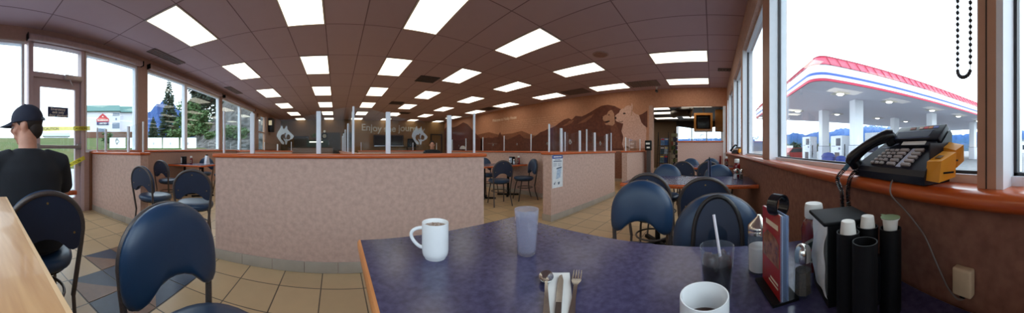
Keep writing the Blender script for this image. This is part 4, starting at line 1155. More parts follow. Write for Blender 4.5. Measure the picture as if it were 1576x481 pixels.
# coiled cord: hangs over the nose of the sill and comes back up
b = MB()
ctrl = [q, q + Vector((-.002, -.024, -.030)), Vector((-.172, -.046, -.06)), Vector((-.160, -.052, -.14)), Vector((-.138, -.050, -.185)), Vector((-.118, -.048, -.14)), Vector((-.138, -.044, -.06)), Vector((-.152, -.030, -.012)), Vector((-.150, -.012, .012)), Vector((-.145, .0, .014))]
def spline(c, n):
    out = []
    for i in range(len(c) - 1):
        p0, p1, p2, p3 = c[max(i - 1, 0)], c[i], c[i + 1], c[min(i + 2, len(c) - 1)]
        for j in range(n):
            t = j / n
            out.append(.5 * ((2 * p1) + (p2 - p0) * t + (2 * p0 - 5 * p1 + 4 * p2 - p3) * t * t + (3 * p1 - p0 - 3 * p2 + p3) * t ** 3))
    return out + [c[-1]]
cp = spline([Vector(v) for v in ctrl], 70); pts = []; ph_ = 0; prev = None
for i, c in enumerate(cp):
    t = (cp[min(i + 1, len(cp) - 1)] - cp[max(i - 1, 0)]).normalized()
    u = t.cross(Vector((.3, .8, .1))).normalized(); w = t.cross(u)
    if prev is not None: ph_ += (c - prev).length / .0052 * 2 * PI
    prev = c; pts.append(c + (u * math.cos(ph_) + w * math.sin(ph_)) * .0062)
b.tube(pts, .0019, 5); b.build('coiled_cord', blackg_m, ph)
# grey line cord down the wall to the jack (in the phone's frame)
inv = (Matrix.Translation(PHL) @ Matrix.Rotation(PHR, 4, 'Z')).inverted()
lc = [Vector(v) for v in ((.48, -.465, 1.008), (.462, -.436, 1.010), (.452, -.418, .996), (.445, -.416, .972), (.43, -.452, .93), (.405, -.463, .90), (.375, -.464, .872), (.345, -.464, .825), (.322, -.464, .79), (.305, -.462, .770), (.280, -.459, .756), (.263, -.458, .760), (.262, -.4585, .7655))]
b = MB(); b.tube([inv @ v for v in spline(lc, 8)], .0022, 6); b.build('line_cord', M('grey_cord', (130, 118, 114), .5), ph)
orange_p = M('orange_plastic', (236, 158, 36), .4, var=.04)
# two orange holders on the phone's right side
b = MB(); m = Matrix.Translation((.131, .024, .012)) @ Matrix.Rotation(R(-6), 4, 'Z')
v = [b.bm.verts.new(m @ Vector(p)) for p in ((0, -.02, 0), (.050, -.026, .0), (.050, .03, .008), (0, .035, .008), (0, -.014, .044), (.046, -.014, .046), (.048, .036, .066), (0, .040, .068))]
for q_ in ((0, 1, 5, 4), (1, 2, 6, 5), (2, 3, 7, 6), (3, 0, 4, 7), (4, 5, 6, 7), (0, 3, 2, 1)): b._f([v[i] for i in q_])
oh = b.build('card_reader', orange_p, ph, sharp=20)
b = MB(); b.box(.012, .030, .001, .016, 0, .0008, m @ Matrix.Translation((0, -.002, .0515)) @ Matrix.Rotation(R(23), 4, 'X')); b.build('symbol', M('symbol_dark', (110, 76, 30), .5), oh)
b = MB(); b.box(.0502, .052, -.012, .022, .018, .022, m); b.build('slot', black_m, oh)
b = MB()
v = [b.bm.verts.new(Vector(p)) for p in ((.129, .068, .046), (.178, .062, .040), (.182, .090, .056), (.129, .098, .060), (.129, .074, .090), (.172, .068, .082), (.180, .092, .096), (.129, .102, .104))]
for q_ in ((0, 1, 5, 4), (1, 2, 6, 5), (2, 3, 7, 6), (3, 0, 4, 7), (4, 5, 6, 7), (0, 3, 2, 1)): b._f([v[i] for i in q_])
oh2 = b.build('card_reader', orange_p, ph, sharp=20)
b = MB(); b.box(.150, .180, .060, .066, .056, .060); b.build('slot', black_m, oh2)
b = MB(); b.box(.127, .131, .02, .10, .0, .10); b.build('bracket', pb, ph)

# ---------------------------------------------------------------- things on the other tables and partitions
ketchup(2.98, -.31, .7457, 'ketchup bottle at the window end of the second table', 1.2, R(90))
shaker(2.78, -.27, .7457, 'salt shaker beside the ketchup on the second table', salt_m)
shaker(2.74, -.335, .7457, 'pepper shaker beside the ketchup on the second table, nearest the window', pepper_m)
mr2 = thing('menu_rack', 'standing blue menus on a dark foot on the second table', 'menu rack', (2.72, .03, .7457), R(8))
b = MB(); b.lathe([(0, 0), (.07, 0), (.07, .006), (.01, .01), (.008, .21), (0, .21)], n=20); b.build('stand', black_m, mr2)
b = MB(); b.box(-.055, .055, -.012, -.008, .03, .22); b.box(-.055, .055, .008, .012, .03, .22); b.build('menu', M('menu_bluegrey', (96, 110, 150), .35, var=.3, scale=30), mr2)
b = MB(); b.tube([(.022 * math.cos(2 * PI * i / 20), 0, .235 + .022 * math.sin(2 * PI * i / 20)) for i in range(20)], .005, 6, True); b.build('loop', black_m, mr2)
ketchup(5.0, -.30, .7457, 'ketchup bottle at the window end of the third table', 1.05, R(90))
mr3 = thing('menu_rack', 'standing menus on the third table by the windows', 'menu rack', (4.78, -.16, .7457), R(8))
b = MB(); b.lathe([(0, 0), (.07, 0), (.07, .006), (.01, .01), (.008, .21), (0, .21)], n=20); b.build('stand', black_m, mr3)
b = MB(); b.box(-.055, .055, -.012, -.008, .03, .22); b.box(-.055, .055, .008, .012, .03, .22); b.build('menu', M('menu_red', (0, 0, 0)), mr3)
# second phone along the sill
p2 = thing('desk_phone', 'second dark phone with a yellow holder farther along the sill', 'phone', (4.78, -.45, SILLZ + .001), R(200)); p2.scale = (1.0, 1.0, 1.0)
b = MB(); b.prism([(0, 0), (.112, 0), (.118, .13), (.100, .138), (.002, .034), (-.003, .02)], .26, 'yz', -.14); b.build('body', pb, p2)
b = MB(); b.tube([(-.15, -.02, .05), (-.135, .03, .13), (-.125, .075, .175), (-.12, .11, .165)], [.022, .018, .018, .024], 12); b.build('handset', M('handset_black', (0, 0, 0)), p2)
b = MB(); b.box(.121, .19, .01, .09, .02, .10, bev=.01); b.build('card_reader', orange_p, p2)
b = MB(); b.box(-.08, .08, -.035, .0, .0, .02, Matrix.Translation((0, .05, .094)) @ Matrix.Rotation(R(50), 4, 'X')); b.build('keypad', keym, p2)
# middle table
ketchup(4.01, 4.20, .7457, 'ketchup bottle on the middle table against the partition', 1.0, R(90))
nb = thing('napkin_dispenser', 'black and white napkin dispenser on the middle table', 'napkin dispenser', (3.97, 4.40, .7457))
b = MB(); b.box(-.05, .05, -.06, .06, 0, .17, bev=.008); b.build('case', black_m, nb)
b = MB(); b.box(-.054, -.051, -.05, .05, .02, .14); b.build('napkin_front', M('napkin_bluewhite', (196, 208, 226), .7), nb)
shaker(3.89, 4.24, .7457, 'salt shaker on the middle table before the ketchup', salt_m)
shaker(3.86, 4.36, .7457, 'salt shaker on the middle table before the napkins', salt_m)
# left table
nb = thing('napkin_dispenser', 'dark napkin dispenser on the table by the left windows', 'napkin dispenser', (-3.45, 4.65, .7457), R(-40))
b = MB(); b.box(-.06, .06, -.06, .06, 0, .18, bev=.008); b.build('case', black_m, nb)
b = MB(); b.box(-.05, .05, -.064, -.061, .02, .15); b.build('napkin_front', paper_m, nb)
ketchup(-3.28, 4.72, .7457, 'dark sauce bottle beside the napkins by the left windows', 1.0, R(180))
mc_ = thing('table_card', 'white standing card on the table by the left windows', 'card', (-2.95, 4.9, .7457), R(-35))
b = MB(); b.prism([(-.05, 0), (.05, 0), (.02, .20), (-.02, .20)], .13, 'yz', -.065); b.build('card', M('card_white', (222, 224, 232), .6), mc_)
b = MB(); b.lathe([(0, .2001), (.03, .2001), (.03, .225), (0, .225)], n=12); b.build('clip', black_m, mc_)
# poster on the partition
po = thing('wall_poster', 'white poster with a blue header and a map on the partition end', 'poster', (2.845, 2.249, .50))
b = MB(); b.box(0, .27, -.003, -.0005, 0, .505); b.build('sheet', M('poster_white', (226, 230, 234), .5), po)
b = MB(); b.box(.002, .268, -.0042, -.0032, .45, .503); b.build('header', M('poster_blue', (36, 70, 150), .5), po)
b = MB(); rr = random.Random(3); x = .03
while x < .23:
    w = rr.uniform(.01, .03); b.box(x, x + w, -.0052, -.0044, .467, .488); x += w + .006
b.build('header_print', paper_m, po)
b = MB(); b.box(.03, .24, -.0042, -.0034, .40, .415); b.box(.06, .20, -.0042, -.0034, .425, .435)
for i in range(6): b.box(.03 + (i % 2) * .11, .11 + (i % 2) * .11, -.0042, -.0034, .335 + (i // 2) * .018, .340 + (i // 2) * .018)
b.build('print', M('poster_grey', (110, 120, 140), .5), po)
b = MB(); b.prism([(.09, .13), (.20, .15), (.235, .30), (.12, .285)], .0008, 'xz', -.0042); b.build('map', M('poster_map', (150, 176, 206), .5, rgb2=(200, 214, 226), scale=40), po)
b = MB(); b.prism([(.03, .06), (.08, .10), (.06, .05)], .0008, 'xz', -.0042); b.prism([(.14, .08), (.19, .09), (.18, .05), (.15, .04)], .0008, 'xz', -.0042); b.prism([(.10, .285), (.235, .30), (.24, .32), (.11, .305)], .0008, 'xz', -.0042); b.build('print', M('poster_dark', (80, 96, 116), .5), po)

# ---------------------------------------------------------------- people
skin_m = M('skin', (206, 150, 126), .5, var=.06, scale=30)
def fuse(b, name, m, parent, vox, smooth=6, keep=None):
    """weld overlapping volumes into one continuous surface"""
    bmesh.ops.recalc_face_normals(b.bm, faces=b.bm.faces[:])
    me = bpy.data.meshes.new(name); b.bm.to_mesh(me); b.bm.free()
    o = bpy.data.objects.new(name, me); COL.objects.link(o)
    md = o.modifiers.new('r', 'REMESH'); md.mode = 'VOXEL'; md.voxel_size = vox
    sm = o.modifiers.new('s', 'SMOOTH'); sm.factor = .5; sm.iterations = smooth
    bpy.context.view_layer.update()
    me2 = bpy.data.meshes.new_from_object(o.evaluated_get(bpy.context.evaluated_depsgraph_get()))
    o.modifiers.clear(); o.data = me2; me2.name = name; bpy.data.meshes.remove(me)
    me2.materials.clear(); me2.materials.append(m)
    for p in me2.polygons: p.use_smooth = True
    if parent: o.parent = parent
    return o
def person(x, y, face, label, head_turn, arms, shirt_m, trouser_m, hair_m, cap_m=None, vox=.011, scale=1., legs='seat', lean=.04, stubble=None):
    root = thing('person', label, 'person', (x, y, 0), face - PI / 2); root.scale = (scale,) * 3
    # local frame: faces +Y, seat at .50
    Hc = Vector((0, .045 + lean, 1.235)); HT = Matrix.Translation(Hc) @ Matrix.Rotation(head_turn, 4, 'Z') @ Matrix.Rotation(-.14, 4, 'X')
    b = MB()
    # head: skull, jaw, nose, ears, neck
    n0 = len(b.bm.verts)
    b.ell((0, -.008, .030), (.076, .094, .090), 24, 16); b.ell((0, .022, -.045), (.058, .066, .072), 20, 14); b.ell((0, .052, -.088), (.030, .030, .026), 14, 10)
    b.ell((0, .078, .030), (.050, .022, .016), 14, 8)          # brow
    b.tube([(0, .090, .022), (0, .104, -.012), (0, .100, -.026)], [.008, .013, .010], 10)
    b.ell((.012, .094, -.022), (.009, .010, .007), 8, 6); b.ell((-.012, .094, -.022), (.009, .010, .007), 8, 6)
    b.ell((0, .086, -.050), (.024, .010, .0065), 12, 8); b.ell((0, .085, -.061), (.021, .010, .0065), 12, 8)
    b.ell((.042, .060, -.018), (.024, .022, .026), 10, 8); b.ell((-.042, .060, -.018), (.024, .022, .026), 10, 8)
    for s in (-1, 1):
        b.ell((s * .079, -.004, -.006), (.008, .020, .031), 12, 10); b.ell((s * .084, -.014, .006), (.006, .012, .020), 10, 8)
    bmesh.ops.transform(b.bm, matrix=HT, verts=b.bm.verts[:])
    b.tube([(0, .0 + lean * .8, 1.02), (0, .01 + lean, 1.10), Hc + Vector((0, -.02, -.04))], [.075, .060, .058], 18)
    # trunk
    b.loft([(0, -.03, .53, .165, .13), (0, -.02, .60, .17, .125), (0, 0, .70, .16, .115), (0, lean * .5, .86, .175, .12), (0, lean * .7, .98, .18, .115), (0, lean * .8, 1.04, .15, .09), (0, lean * .9, 1.075, .08, .065)], 24)
    for s, (sh_, el, wr, hd) in zip((-1, 1), arms):
        sh_, el, wr = Vector(sh_), Vector(el), Vector(wr)
        b.tube([Vector((s * .11, lean * .7, 1.02)), sh_, sh_.lerp(el, .35), el, el.lerp(wr, .3), wr], [.062, .058, .050, .039, .040, .026], 14)
        # hand: palm, four fingers of different lengths, thumb at the side of the palm
        d = (wr - el).normalized(); d = (d + Vector(hd)).normalized()
        up = Vector((0, 0, 1)); lat = d.cross(up).normalized() * s; up = lat.cross(d).normalized() * (1 if lat.cross(d).z > 0 else -1)
        pc = wr + d * .045
        b.tube([wr, wr + d * .03, wr + d * .075, wr + d * .09], [.024, .030, .034, .030], 12)
        for k, (off, ln) in enumerate(((-.027, .066), (-.009, .076), (.009, .072), (.026, .056))):
            p0 = wr + d * .08 + lat * off; p1 = p0 + d * ln * .45 + up * .004; p2 = p1 + d * ln * .3 - up * .012; p3 = p2 + d * ln * .2 - up * .018
            b.tube([p0, p1, p2, p3], [.0098, .0092, .0085, .0070], 8)
        t0 = wr + d * .028 - lat * .026; b.tube([t0, t0 + d * .03 - lat * .022, t0 + d * .058 - lat * .026 - up * .006], [.013, .0105, .0085], 8)
    for s in (-1, 1):
        b.tube([(s * .09, -.01, .605), (s * .11, .22, .595), (s * .125, .43, .53), (s * .128, .445, .46), (s * .13, .43, .27), (s * .13, .42, .09)], [.085, .078, .060, .058, .050, .038], 14)
        b.tube([(s * .13, .40, .05), (s * .135, .50, .04), (s * .14, .60, .030)], [.042, .040, .030], 12)
    body = fuse(b, 'body', skin_m, root, vox, 3)
    # eyes and brows
    for s in (-1, 1):
        b = MB(); b.ell(HT @ Vector((s * .030, .079, .008)), (.012, .012, .009), 12, 8); b.build('eye', M('eye_white', (220, 214, 208), .3), root)
        b = MB(); b.ell(HT @ Vector((s * .030, .0895, .008)), (.005, .004, .005), 8, 6); b.build('iris', M('iris_dark', (40, 30, 26), .3), root)
        b = MB(); b.tube([HT @ Vector((s * .014, .098, .028)), HT @ Vector((s * .032, .096, .033)), HT @ Vector((s * .048, .082, .027))], [.004, .005, .003], 6); b.build('eyebrow', hair_m, root)
    # hair: shell over back and sides of the skull
    b = MB(); 
    b.ell((0, -.016, .036), (.081, .095, .092), 26, 18); b.ell((0, -.052, -.02), (.066, .052, .066), 20, 14)
    for v in list(b.bm.verts):
        pass
    geom = b.bm.verts[:] + b.bm.edges[:] + b.bm.faces[:]
    bmesh.ops.bisect_plane(b.bm, geom=geom, plane_co=(0, .066, .05), plane_no=(0, .85, -.52), clear_outer=True)
    bmesh.ops.holes_fill(b.bm, edges=b.bm.edges[:])
    bmesh.ops.transform(b.bm, matrix=HT, verts=b.bm.verts[:])
    b.build('hair', hair_m, root, sharp=60)
    if cap_m:
        b = MB(); b.ell((0, -.010, .048), (.090, .106, .094), 28, 18)
        bmesh.ops.bisect_plane(b.bm, geom=b.bm.verts[:] + b.bm.edges[:] + b.bm.faces[:], plane_co=(0, 0, .028), plane_no=(0, .10, -1), clear_outer=True)
        bmesh.ops.holes_fill(b.bm, edges=b.bm.edges[:])
        br0 = []; br1 = []
        for i in range(13):
            a = PI * (i / 12); br0.append(b.bm.verts.new((.080 * math.cos(a), .062 + .036 * math.sin(a), .034))); br1.append(b.bm.verts.new((.072 * math.cos(a), .075 + .105 * math.sin(a), .026 - .012 * abs(math.cos(a)) ** 2)))
        for i in range(12): b._f([br0[i], br0[i + 1], br1[i + 1], br1[i]])
        br2 = [b.bm.verts.new(v.co + Vector((0, 0, .004))) for v in br1]; br3 = [b.bm.verts.new(v.co + Vector((0, 0, .005))) for v in br0]
        for i in range(12): b._f([br3[i], br2[i], br2[i + 1], br3[i + 1]]); b._f([br1[i], br1[i + 1], br2[i + 1], br2[i]])
        b.lathe([(0, 0), (.009, .0), (.007, .006), (0, .008)], (0, -.010, .141), 12)
        bmesh.ops.transform(b.bm, matrix=HT, verts=b.bm.verts[:]); cp_ = b.build('cap', cap_m, root, sharp=50)
        b = MB(); b.box(-.03, .03, -.122, -.108, .026, .04); bmesh.ops.transform(b.bm, matrix=HT, verts=b.bm.verts[:]); b.build('strap', M('cap_strap', (60, 62, 70), .5), cp_)
    # short sleeved shirt
    b = MB()
    b.loft([(0, -.03, .53, .205, .165), (0, -.03, .58, .205, .160), (0, -.005, .68, .195, .145), (0, lean * .5, .84, .205, .150), (0, lean * .7, .97, .212, .145), (0, lean * .8, 1.035, .185, .118), (0, lean * .9, 1.075, .115, .090), (0, lean, 1.098, .078, .076)], 28)
    for s, (sh_, el, wr, hd) in zip((-1, 1), arms):
        sh_, el = Vector(sh_), Vector(el)
        b.tube([Vector((s * .10, lean * .7, 1.02)), sh_, sh_.lerp(el, .4), sh_.lerp(el, .86)], [.080, .078, .072, .066], 16)
    o = fuse(b, 'shirt', shirt_m, root, .013, 4)
    b = MB()
    for s in (-1, 1):
        b.tube([(s * .085, -.01, .615), (s * .11, .22, .60), (s * .125, .43, .535), (s * .128, .45, .46), (s * .13, .435, .27), (s * .13, .42, .075)], [.105, .092, .075, .073, .064, .06], 14)
    b.loft([(0, -.03, .515, .19, .15), (0, -.03, .56, .195, .152), (0, -.02, .64, .185, .138)], 24)
    fuse(b, 'trousers', trouser_m, root, .014, 3)
    for s in (-1, 1):
        b = MB(); b.loft([(s * .135, .49, .0, .048, .135), (s * .135, .49, .025, .050, .137), (s * .135, .47, .06, .046, .11), (s * .132, .42, .10, .046, .055)], 20); b.build('shoe', black_m, root, sharp=50)
    return root
shirt_n = M('shirt_black', (26, 30, 38), .85, var=.12, scale=10)
jean_m = M('dark_jeans', (44, 50, 66), .85)
hair_b = M('hair_brown', (46, 36, 32), .7, var=.25, scale=120)
cap_b = M('cap_navy', (34, 40, 60), .8)
ARM_TABLE = (((-.20, .03, 1.0), (-.29, .13, .80), (-.16, .36, .785), (.2, 0, 0)), ((.20, .03, 1.0), (.28, .15, .80), (.14, .37, .785), (-.2, 0, 0)))
person(-1.39, .41, R(176), 'man in a black shirt and navy cap sitting with his back to us', R(62), ARM_TABLE, shirt_n, jean_m, hair_b, cap_b, vox=.009)
chair(2.98, 7.10, -.4, -.92, 'dark chair the far seated person in black sits on')
person(2.90, 6.86, math.atan2(-.92, -.4), 'far person in black sitting behind the glass and facing us', R(4), ARM_TABLE, shirt_n, jean_m, M('hair_dark', (24, 20, 20), .7), None, vox=.010)
table(2.15, 3.25, 5.85, 6.45, 'table in front of the far seated person in black', along='x')
ls = thing('table_lamp', 'small white domed lamp on the partition far behind the right glass', 'lamp', (4.32, 7.4, 1.0525))
b = MB(); b.lathe([(0, 0), (.05, 0), (.05, .012), (.012, .02), (.012, .06), (0, .06)], n=18); b.build('base', black_m, ls)
b = MB(); b.lathe([(.11, .05), (.115, .055), (.10, .12), (.06, .165), (0, .18)], n=24); b.lathe([(0, .17), (.05, .155), (.09, .11), (.105, .05)], n=24); b.build('lamp_shade', M('shade_white', (228, 214, 206), .7), ls)

# ---------------------------------------------------------------- outside: ground, forecourt, canopy
asph = M('asphalt', (128, 130, 134), .85, scale=3, rgb2=(112, 114, 118))
b = MB(); b.box(-3.87, 400, -400, -.66, -.3, -.12); struct(b.build('ground', asph), 'grey asphalt forecourt')
cw = M('canopy_white', (240, 242, 246), .4, var=.02); cu_ = M('canopy_soffit', (222, 218, 228), .5, var=.03, stretch=(.2, 6, 1)); cred = M('canopy_red', (206, 40, 78), .4, var=.05); cblue = M('canopy_blue', (70, 104, 190), .4, var=.03)
CX0, CX1, CY0, CY1, CZ = 10.74, 27.0, -4.88, -37.0, 4.6
can = thing('fuel_canopy', 'large white petrol station canopy with red mansard edge and blue stripe', 'canopy', (CX0, CY0, CZ))
wx, wy = CX1 - CX0, CY1 - CY0
def rrect(off, r=.9):
    """canopy outline grown outwards by off, rounded corners, counter-clockwise"""
    x0, x1, y0, y1 = -off, wx + off, wy - off, off
    out = []
    for cx_, cy_, a0 in ((x1 - r, y0 + r, -PI / 2), (x1 - r, y1 - r, 0), (x0 + r, y1 - r, PI / 2), (x0 + r, y0 + r, PI)):
        for i in range(7): out.append((cx_ + r * math.cos(a0 + PI / 2 * i / 6), cy_ + r * math.sin(a0 + PI / 2 * i / 6)))
    return out
def band(name, z0, z1, o0, o1, m, r0=.9, r1=.9):
    b = MB(); A = [b.bm.verts.new((x, y, z0)) for x, y in rrect(o0, r0)]; B_ = [b.bm.verts.new((x, y, z1)) for x, y in rrect(o1, r1)]
    b.skin(A, B_); b._f(A[::-1]); b._f(B_); return b.build(name, m, can, sharp=50)
band('edge_trim', -.02, .10, 0, 0, cred)
band('soffit', -.0, .02, -.08, -.08, cu_); bpy.data.objects['soffit'].location.z = -.025
band('fascia', .10, .28, .01, .01, cw); band('stripe', .28, .40, .02, .02, cblue); band('fascia', .40, .80, .01, .01, cw)
band('mansard', .80, 1.36, .06, -.42, cred, .9, .5)
b = MB()
sl = Vector((.48, 0, .56))
y = -.9
while y > wy + .6:
    b.tube([(-.06, y, .80), (.42, y, 1.37)], .035, 4); y -= .62
x = .9
while x < wx - .5:
    b.tube([(x, .06, .80), (x, -.42, 1.37)], .035, 4); x += .62
b.build('rib', M('seam_red', (150, 20, 50), .4), can)
band('ridge_trim', 1.35, 1.42, -.40, -.44, M('seam_red', (0, 0, 0)), .5, .5)
# sign strip on the fascia edge
b = MB(); b.box(-.10, -.03, -19.5, -16.8, -.25, -.03); b.build('hanging_sign', M('sign_pale', (226, 190, 200), .5), can)
lm = M('canopy_lamp', (255, 255, 250), .5, emis=(255, 255, 250), es=5)
lfm = M('canopy_lamp_frame', (214, 206, 190), .5)
k = 0
for i, xx in enumerate((12.8, 20.3)):
    for j, yy in enumerate((-7.6, -11.7, -16.8, -21.3, -26)):
        t = thing('canopy_light', 'square lamp under the canopy, %s row, %s' % (('front', 'rear')[i], ('nearest the white corner', 'second from the corner', 'third from the corner', 'fourth from the corner', 'fifth from the corner')[j]), 'canopy light', (xx, yy, CZ - .03), 0, 'canopy lights')
        b = MB(); b.box(-.45, .45, -.45, .45, -.04, -.001, bev=.01); b.build('frame', lfm, t)
        b = MB(); b.lathe([(0, -.10), (.18, -.10), (.25, -.04), (0, -.04)], n=16); b.build('lens', lm, t)
k = 0
for i, xx in enumerate((14.0, 19.1)):
    for j, yy in enumerate((-9.65, -18.3, -26.9)):
        t = thing('canopy_column', 'white square canopy column, %s row, %s' % (('front', 'rear')[i], ('nearest the corner', 'second along', 'third along')[j]), 'column', (xx, yy, -.12), 0, 'canopy columns')
        b = MB(); b.box(-.36, .36, -.36, .36, .15, CZ + .09, bev=.03); b.build('shaft', cw, t)
        b = MB(); b.box(-.40, .40, -.40, .40, 0, 1.5, bev=.03); b.build('base_cladding', M('column_base', (216, 220, 230), .5), t)
        b = MB(); b.box(-.41, .41, -.41, .41, 1.5, 1.53); b.build('trim_band', M('grey_band', (120, 124, 140), .5), t)
def pump(x, y, label, h=2.25, sloped=False):
    t = thing('fuel_pump', label, 'fuel pump', (x, y, -.12), R(10))
    pm = M('pump_white', (226, 230, 236), .4)
    b = MB()
    if sloped: b.prism([(-.5, .15), (.5, .15), (.5, h + .18), (-.5, h - .1)], 1.7, 'yz', -.85)
    else: b.box(-.65, .65, -.4, .4, .15, h, bev=.03)
    b.build('cabinet', pm, t)
    b = MB(); b.box(-.8, .8, -.6, .6, 0, .149); b.build('island', M('concrete', (170, 170, 166), .8), t)
    b = MB(); b.box(-.52, -.02, .40, .43, h - .75, h - .2, bev=.01) if not sloped else b.box(-.5, .5, .50, .53, 1.0, 1.7); b.build('display', M('pump_screen', (54, 54, 74), .3), t)
    b = MB(); b.box(-.50, -.30, .40, .425, h - 1.05, h - .88); b.box(.05, .5, .40, .42, h - .8, h - .76); b.build('print', M('pump_badge', (120, 120, 150), .5), t)
    for s in (-1, 1):
        b = MB(); b.tube([(s * .66, .1, 1.6), (s * .78, .2, 1.2), (s * .76, .22, .5), (s * .68, .1, .9)], .03, 6); b.build('hose', black_m, t)
    b = MB(); b.box(-.4, .1, .41, .45, .4, 1.0); b.build('nozzle_bay', M('bay_dark', (90, 80, 84), .6), t)
    return t
pump(15.7, -9.3, 'white fuel pump with a dark display left of the phone handset')
pump(14.0, -11.6, 'white fuel pump cabinet with a sloping top behind the phone', 2.3, True)
pump(20.6, -8.9, 'smaller distant fuel pump between the window edge and the first column', 2.4)
def bin_(x, y, label, s=1.):
    t = thing('waste_bin', label, 'bin', (x, y, -.12)); bm_ = M('bin_blue', (40, 64, 140), .5)
    b = MB(); b.lathe([(0, 0), (.36 * s, 0), (.42 * s, .02), (.45 * s, .70 * s), (.47 * s, .72 * s)], n=20); b.build('body', bm_, t)
    b = MB(); b.lathe([(.48 * s, .72 * s), (.47 * s, .80 * s), (.32 * s, .98 * s), (0, 1.04 * s)], n=20); b.lathe([(0, .719 * s), (.48 * s, .719 * s)], n=20); b.build('lid', M('bin_lid', (30, 52, 120), .5), t)
bin_(14.1, -7.45, 'blue round waste bin beside the nearest canopy column')
bin_(13.4, -8.0, 'blue waste bin at the foot of the white fuel pump', .8)
rc = thing('red_car', 'small red car far beyond the canopy', 'car', (25.0, -9.0, -.12), R(100))
b = MB(); b.prism([(-2, .3), (2, .3), (2.05, .75), (1.2, .9), (.7, 1.4), (-1.0, 1.42), (-1.6, .95), (-2.05, .85)], 1.6, 'xz', -.8); b.build('body', M('car_red', (190, 60, 56), .3), rc)
b = MB(); b.prism([(1.05, .92), (.65, 1.34), (-.95, 1.36), (-1.4, .95)], 1.62, 'xz', -.81); b.build('side_glass', M('car_glass', (40, 46, 56), .15), rc)
for sx in (-1.25, 1.25):
    for sy in (-.72, .72):
        b = MB(); b.cyl((sx, sy - .1, .33), (sx, sy + .1, .33), .33, 18); b.build('wheel', black_m, rc)
wv = thing('parked_van', 'white van parked by the trees far beyond the window edge', 'van', (52, -15.5, -.12), R(80))
b = MB(); b.prism([(-2.5, .4), (2.5, .4), (2.5, 1.1), (1.9, 1.3), (1.4, 2.1), (-2.5, 2.1)], 1.9, 'xz', -.95); b.build('body', M('van_white', (230, 232, 236), .4), wv)
b = MB(); b.prism([(1.75, 1.3), (1.35, 1.95), (.5, 1.95), (.5, 1.3)], 1.92, 'xz', -.96); b.build('side_glass', M('car_glass', (0, 0, 0)), wv)
for sx in (-1.5, 1.5):
    for sy in (-.85, .85):
        b = MB(); b.cyl((sx, sy - .12, .36), (sx, sy + .12, .36), .36, 16); b.build('wheel', black_m, wv)
sb = thing('roadside_building', 'low white building seen beyond the last window mullion', 'building', (28, -82, -.12), R(20))
b = MB(); b.box(-8, 8, -4, 4, 0, 4.2); b.build('wall', M('building_white', (220, 224, 228), .7), sb)
b = MB(); b.box(-8.3, 8.3, -4.3, 4.3, 4.2, 4.6); b.build('roof', M('roof_grey', (120, 124, 130), .7), sb)
for k in range(4):
    b = MB(); b.box(-6.5 + k * 3.6, -4.6 + k * 3.6, 4.0, 4.05, 1.2, 2.8); b.build('window', M('car_glass', (0, 0, 0)), sb)
# mountains, with the blue haze of distance put into their colour
mt = bpy.data.materials.new('mountain'); mt.use_nodes = True; nt = mt.node_tree; bs = nt.nodes['Principled BSDF']; bs.inputs['Roughness'].default_value = .95; bs.inputs['Specular IOR Level'].default_value = 0
t_ = nt.nodes.new('ShaderNodeTexCoord'); sx_ = nt.nodes.new('ShaderNodeSeparateXYZ'); nz = nt.nodes.new('ShaderNodeTexNoise'); nz.inputs['Scale'].default_value = .12; nz.inputs['Detail'].default_value = 6
ad = nt.nodes.new('ShaderNodeMath'); ad.operation = 'MULTIPLY_ADD'; ad.inputs[1].default_value = 26
rp = nt.nodes.new('ShaderNodeValToRGB'); mr_ = nt.nodes.new('ShaderNodeMapRange'); mr_.inputs['From Min'].default_value = 0; mr_.inputs['From Max'].default_value = 60
nt.links.new(t_.outputs['Object'], sx_.inputs[0]); nt.links.new(t_.outputs['Object'], nz.inputs['Vector']); nt.links.new(nz.outputs['Fac'], ad.inputs[0]); nt.links.new(sx_.outputs['Z'], ad.inputs[2])
nt.links.new(ad.outputs[0], mr_.inputs['Value']); nt.links.new(mr_.outputs[0], rp.inputs['Fac']); nt.links.new(rp.outputs['Color'], bs.inputs['Base Color'])
e = rp.color_ramp.elements; e[0].position = .22; e[0].color = lin((60, 84, 96)); e[1].position = .5; e[1].color = lin((66, 94, 142))
x_ = rp.color_ramp.elements.new(.70); x_.color = lin((104, 128, 172)); x_ = rp.color_ramp.elements.new(.74); x_.color = lin((206, 214, 232))
def ridge(name, prof, D, depth, label, mat=mt, jag=.025):
    """mountain range: prof = (azimuth in degrees from the room's long axis, height)"""
    b = MB(); rows = []
    N = 160; a0, a1 = prof[0][0], prof[-1][0]; rr = random.Random(11)
    ph1 = [rr.uniform(0, 6.28) for _ in range(6)]
    for j, (d, hf) in enumerate(((D - depth, 0), (D - depth * .6, .35), (D - depth * .3, .7), (D, 1.0), (D + depth * .5, .4), (D + depth, 0))):
        row = []
        for i in range(N + 1):
            a = a0 + (a1 - a0) * i / N
            for (p, q) in zip(prof, prof[1:]):
                if p[0] <= a <= q[0]: h = p[1] + (q[1] - p[1]) * (a - p[0]) / (q[0] - p[0]); break
            h = h * hf * (1 + ((4 * jag * math.sin(a * 2.1 + ph1[j]) + 2.4 * jag * math.sin(a * 5.3 + ph1[j - 1])) if 0 < hf < 1 else jag * math.sin(a * 6.1) + .8 * jag * math.sin(a * 11.3)))
            dd = d * (1 + .02 * math.sin(a * 3 + j)); ra = R(a)
            row.append(b.bm.verts.new((dd * math.sin(ra), dd * math.cos(ra), h - .2)))
        rows.append(row)
    for p, q in zip(rows, rows[1:]):
        for i in range(N): b._f([p[i], p[i + 1], q[i + 1], q[i]])
    o = b.build(name, mat); struct(o, label); return o
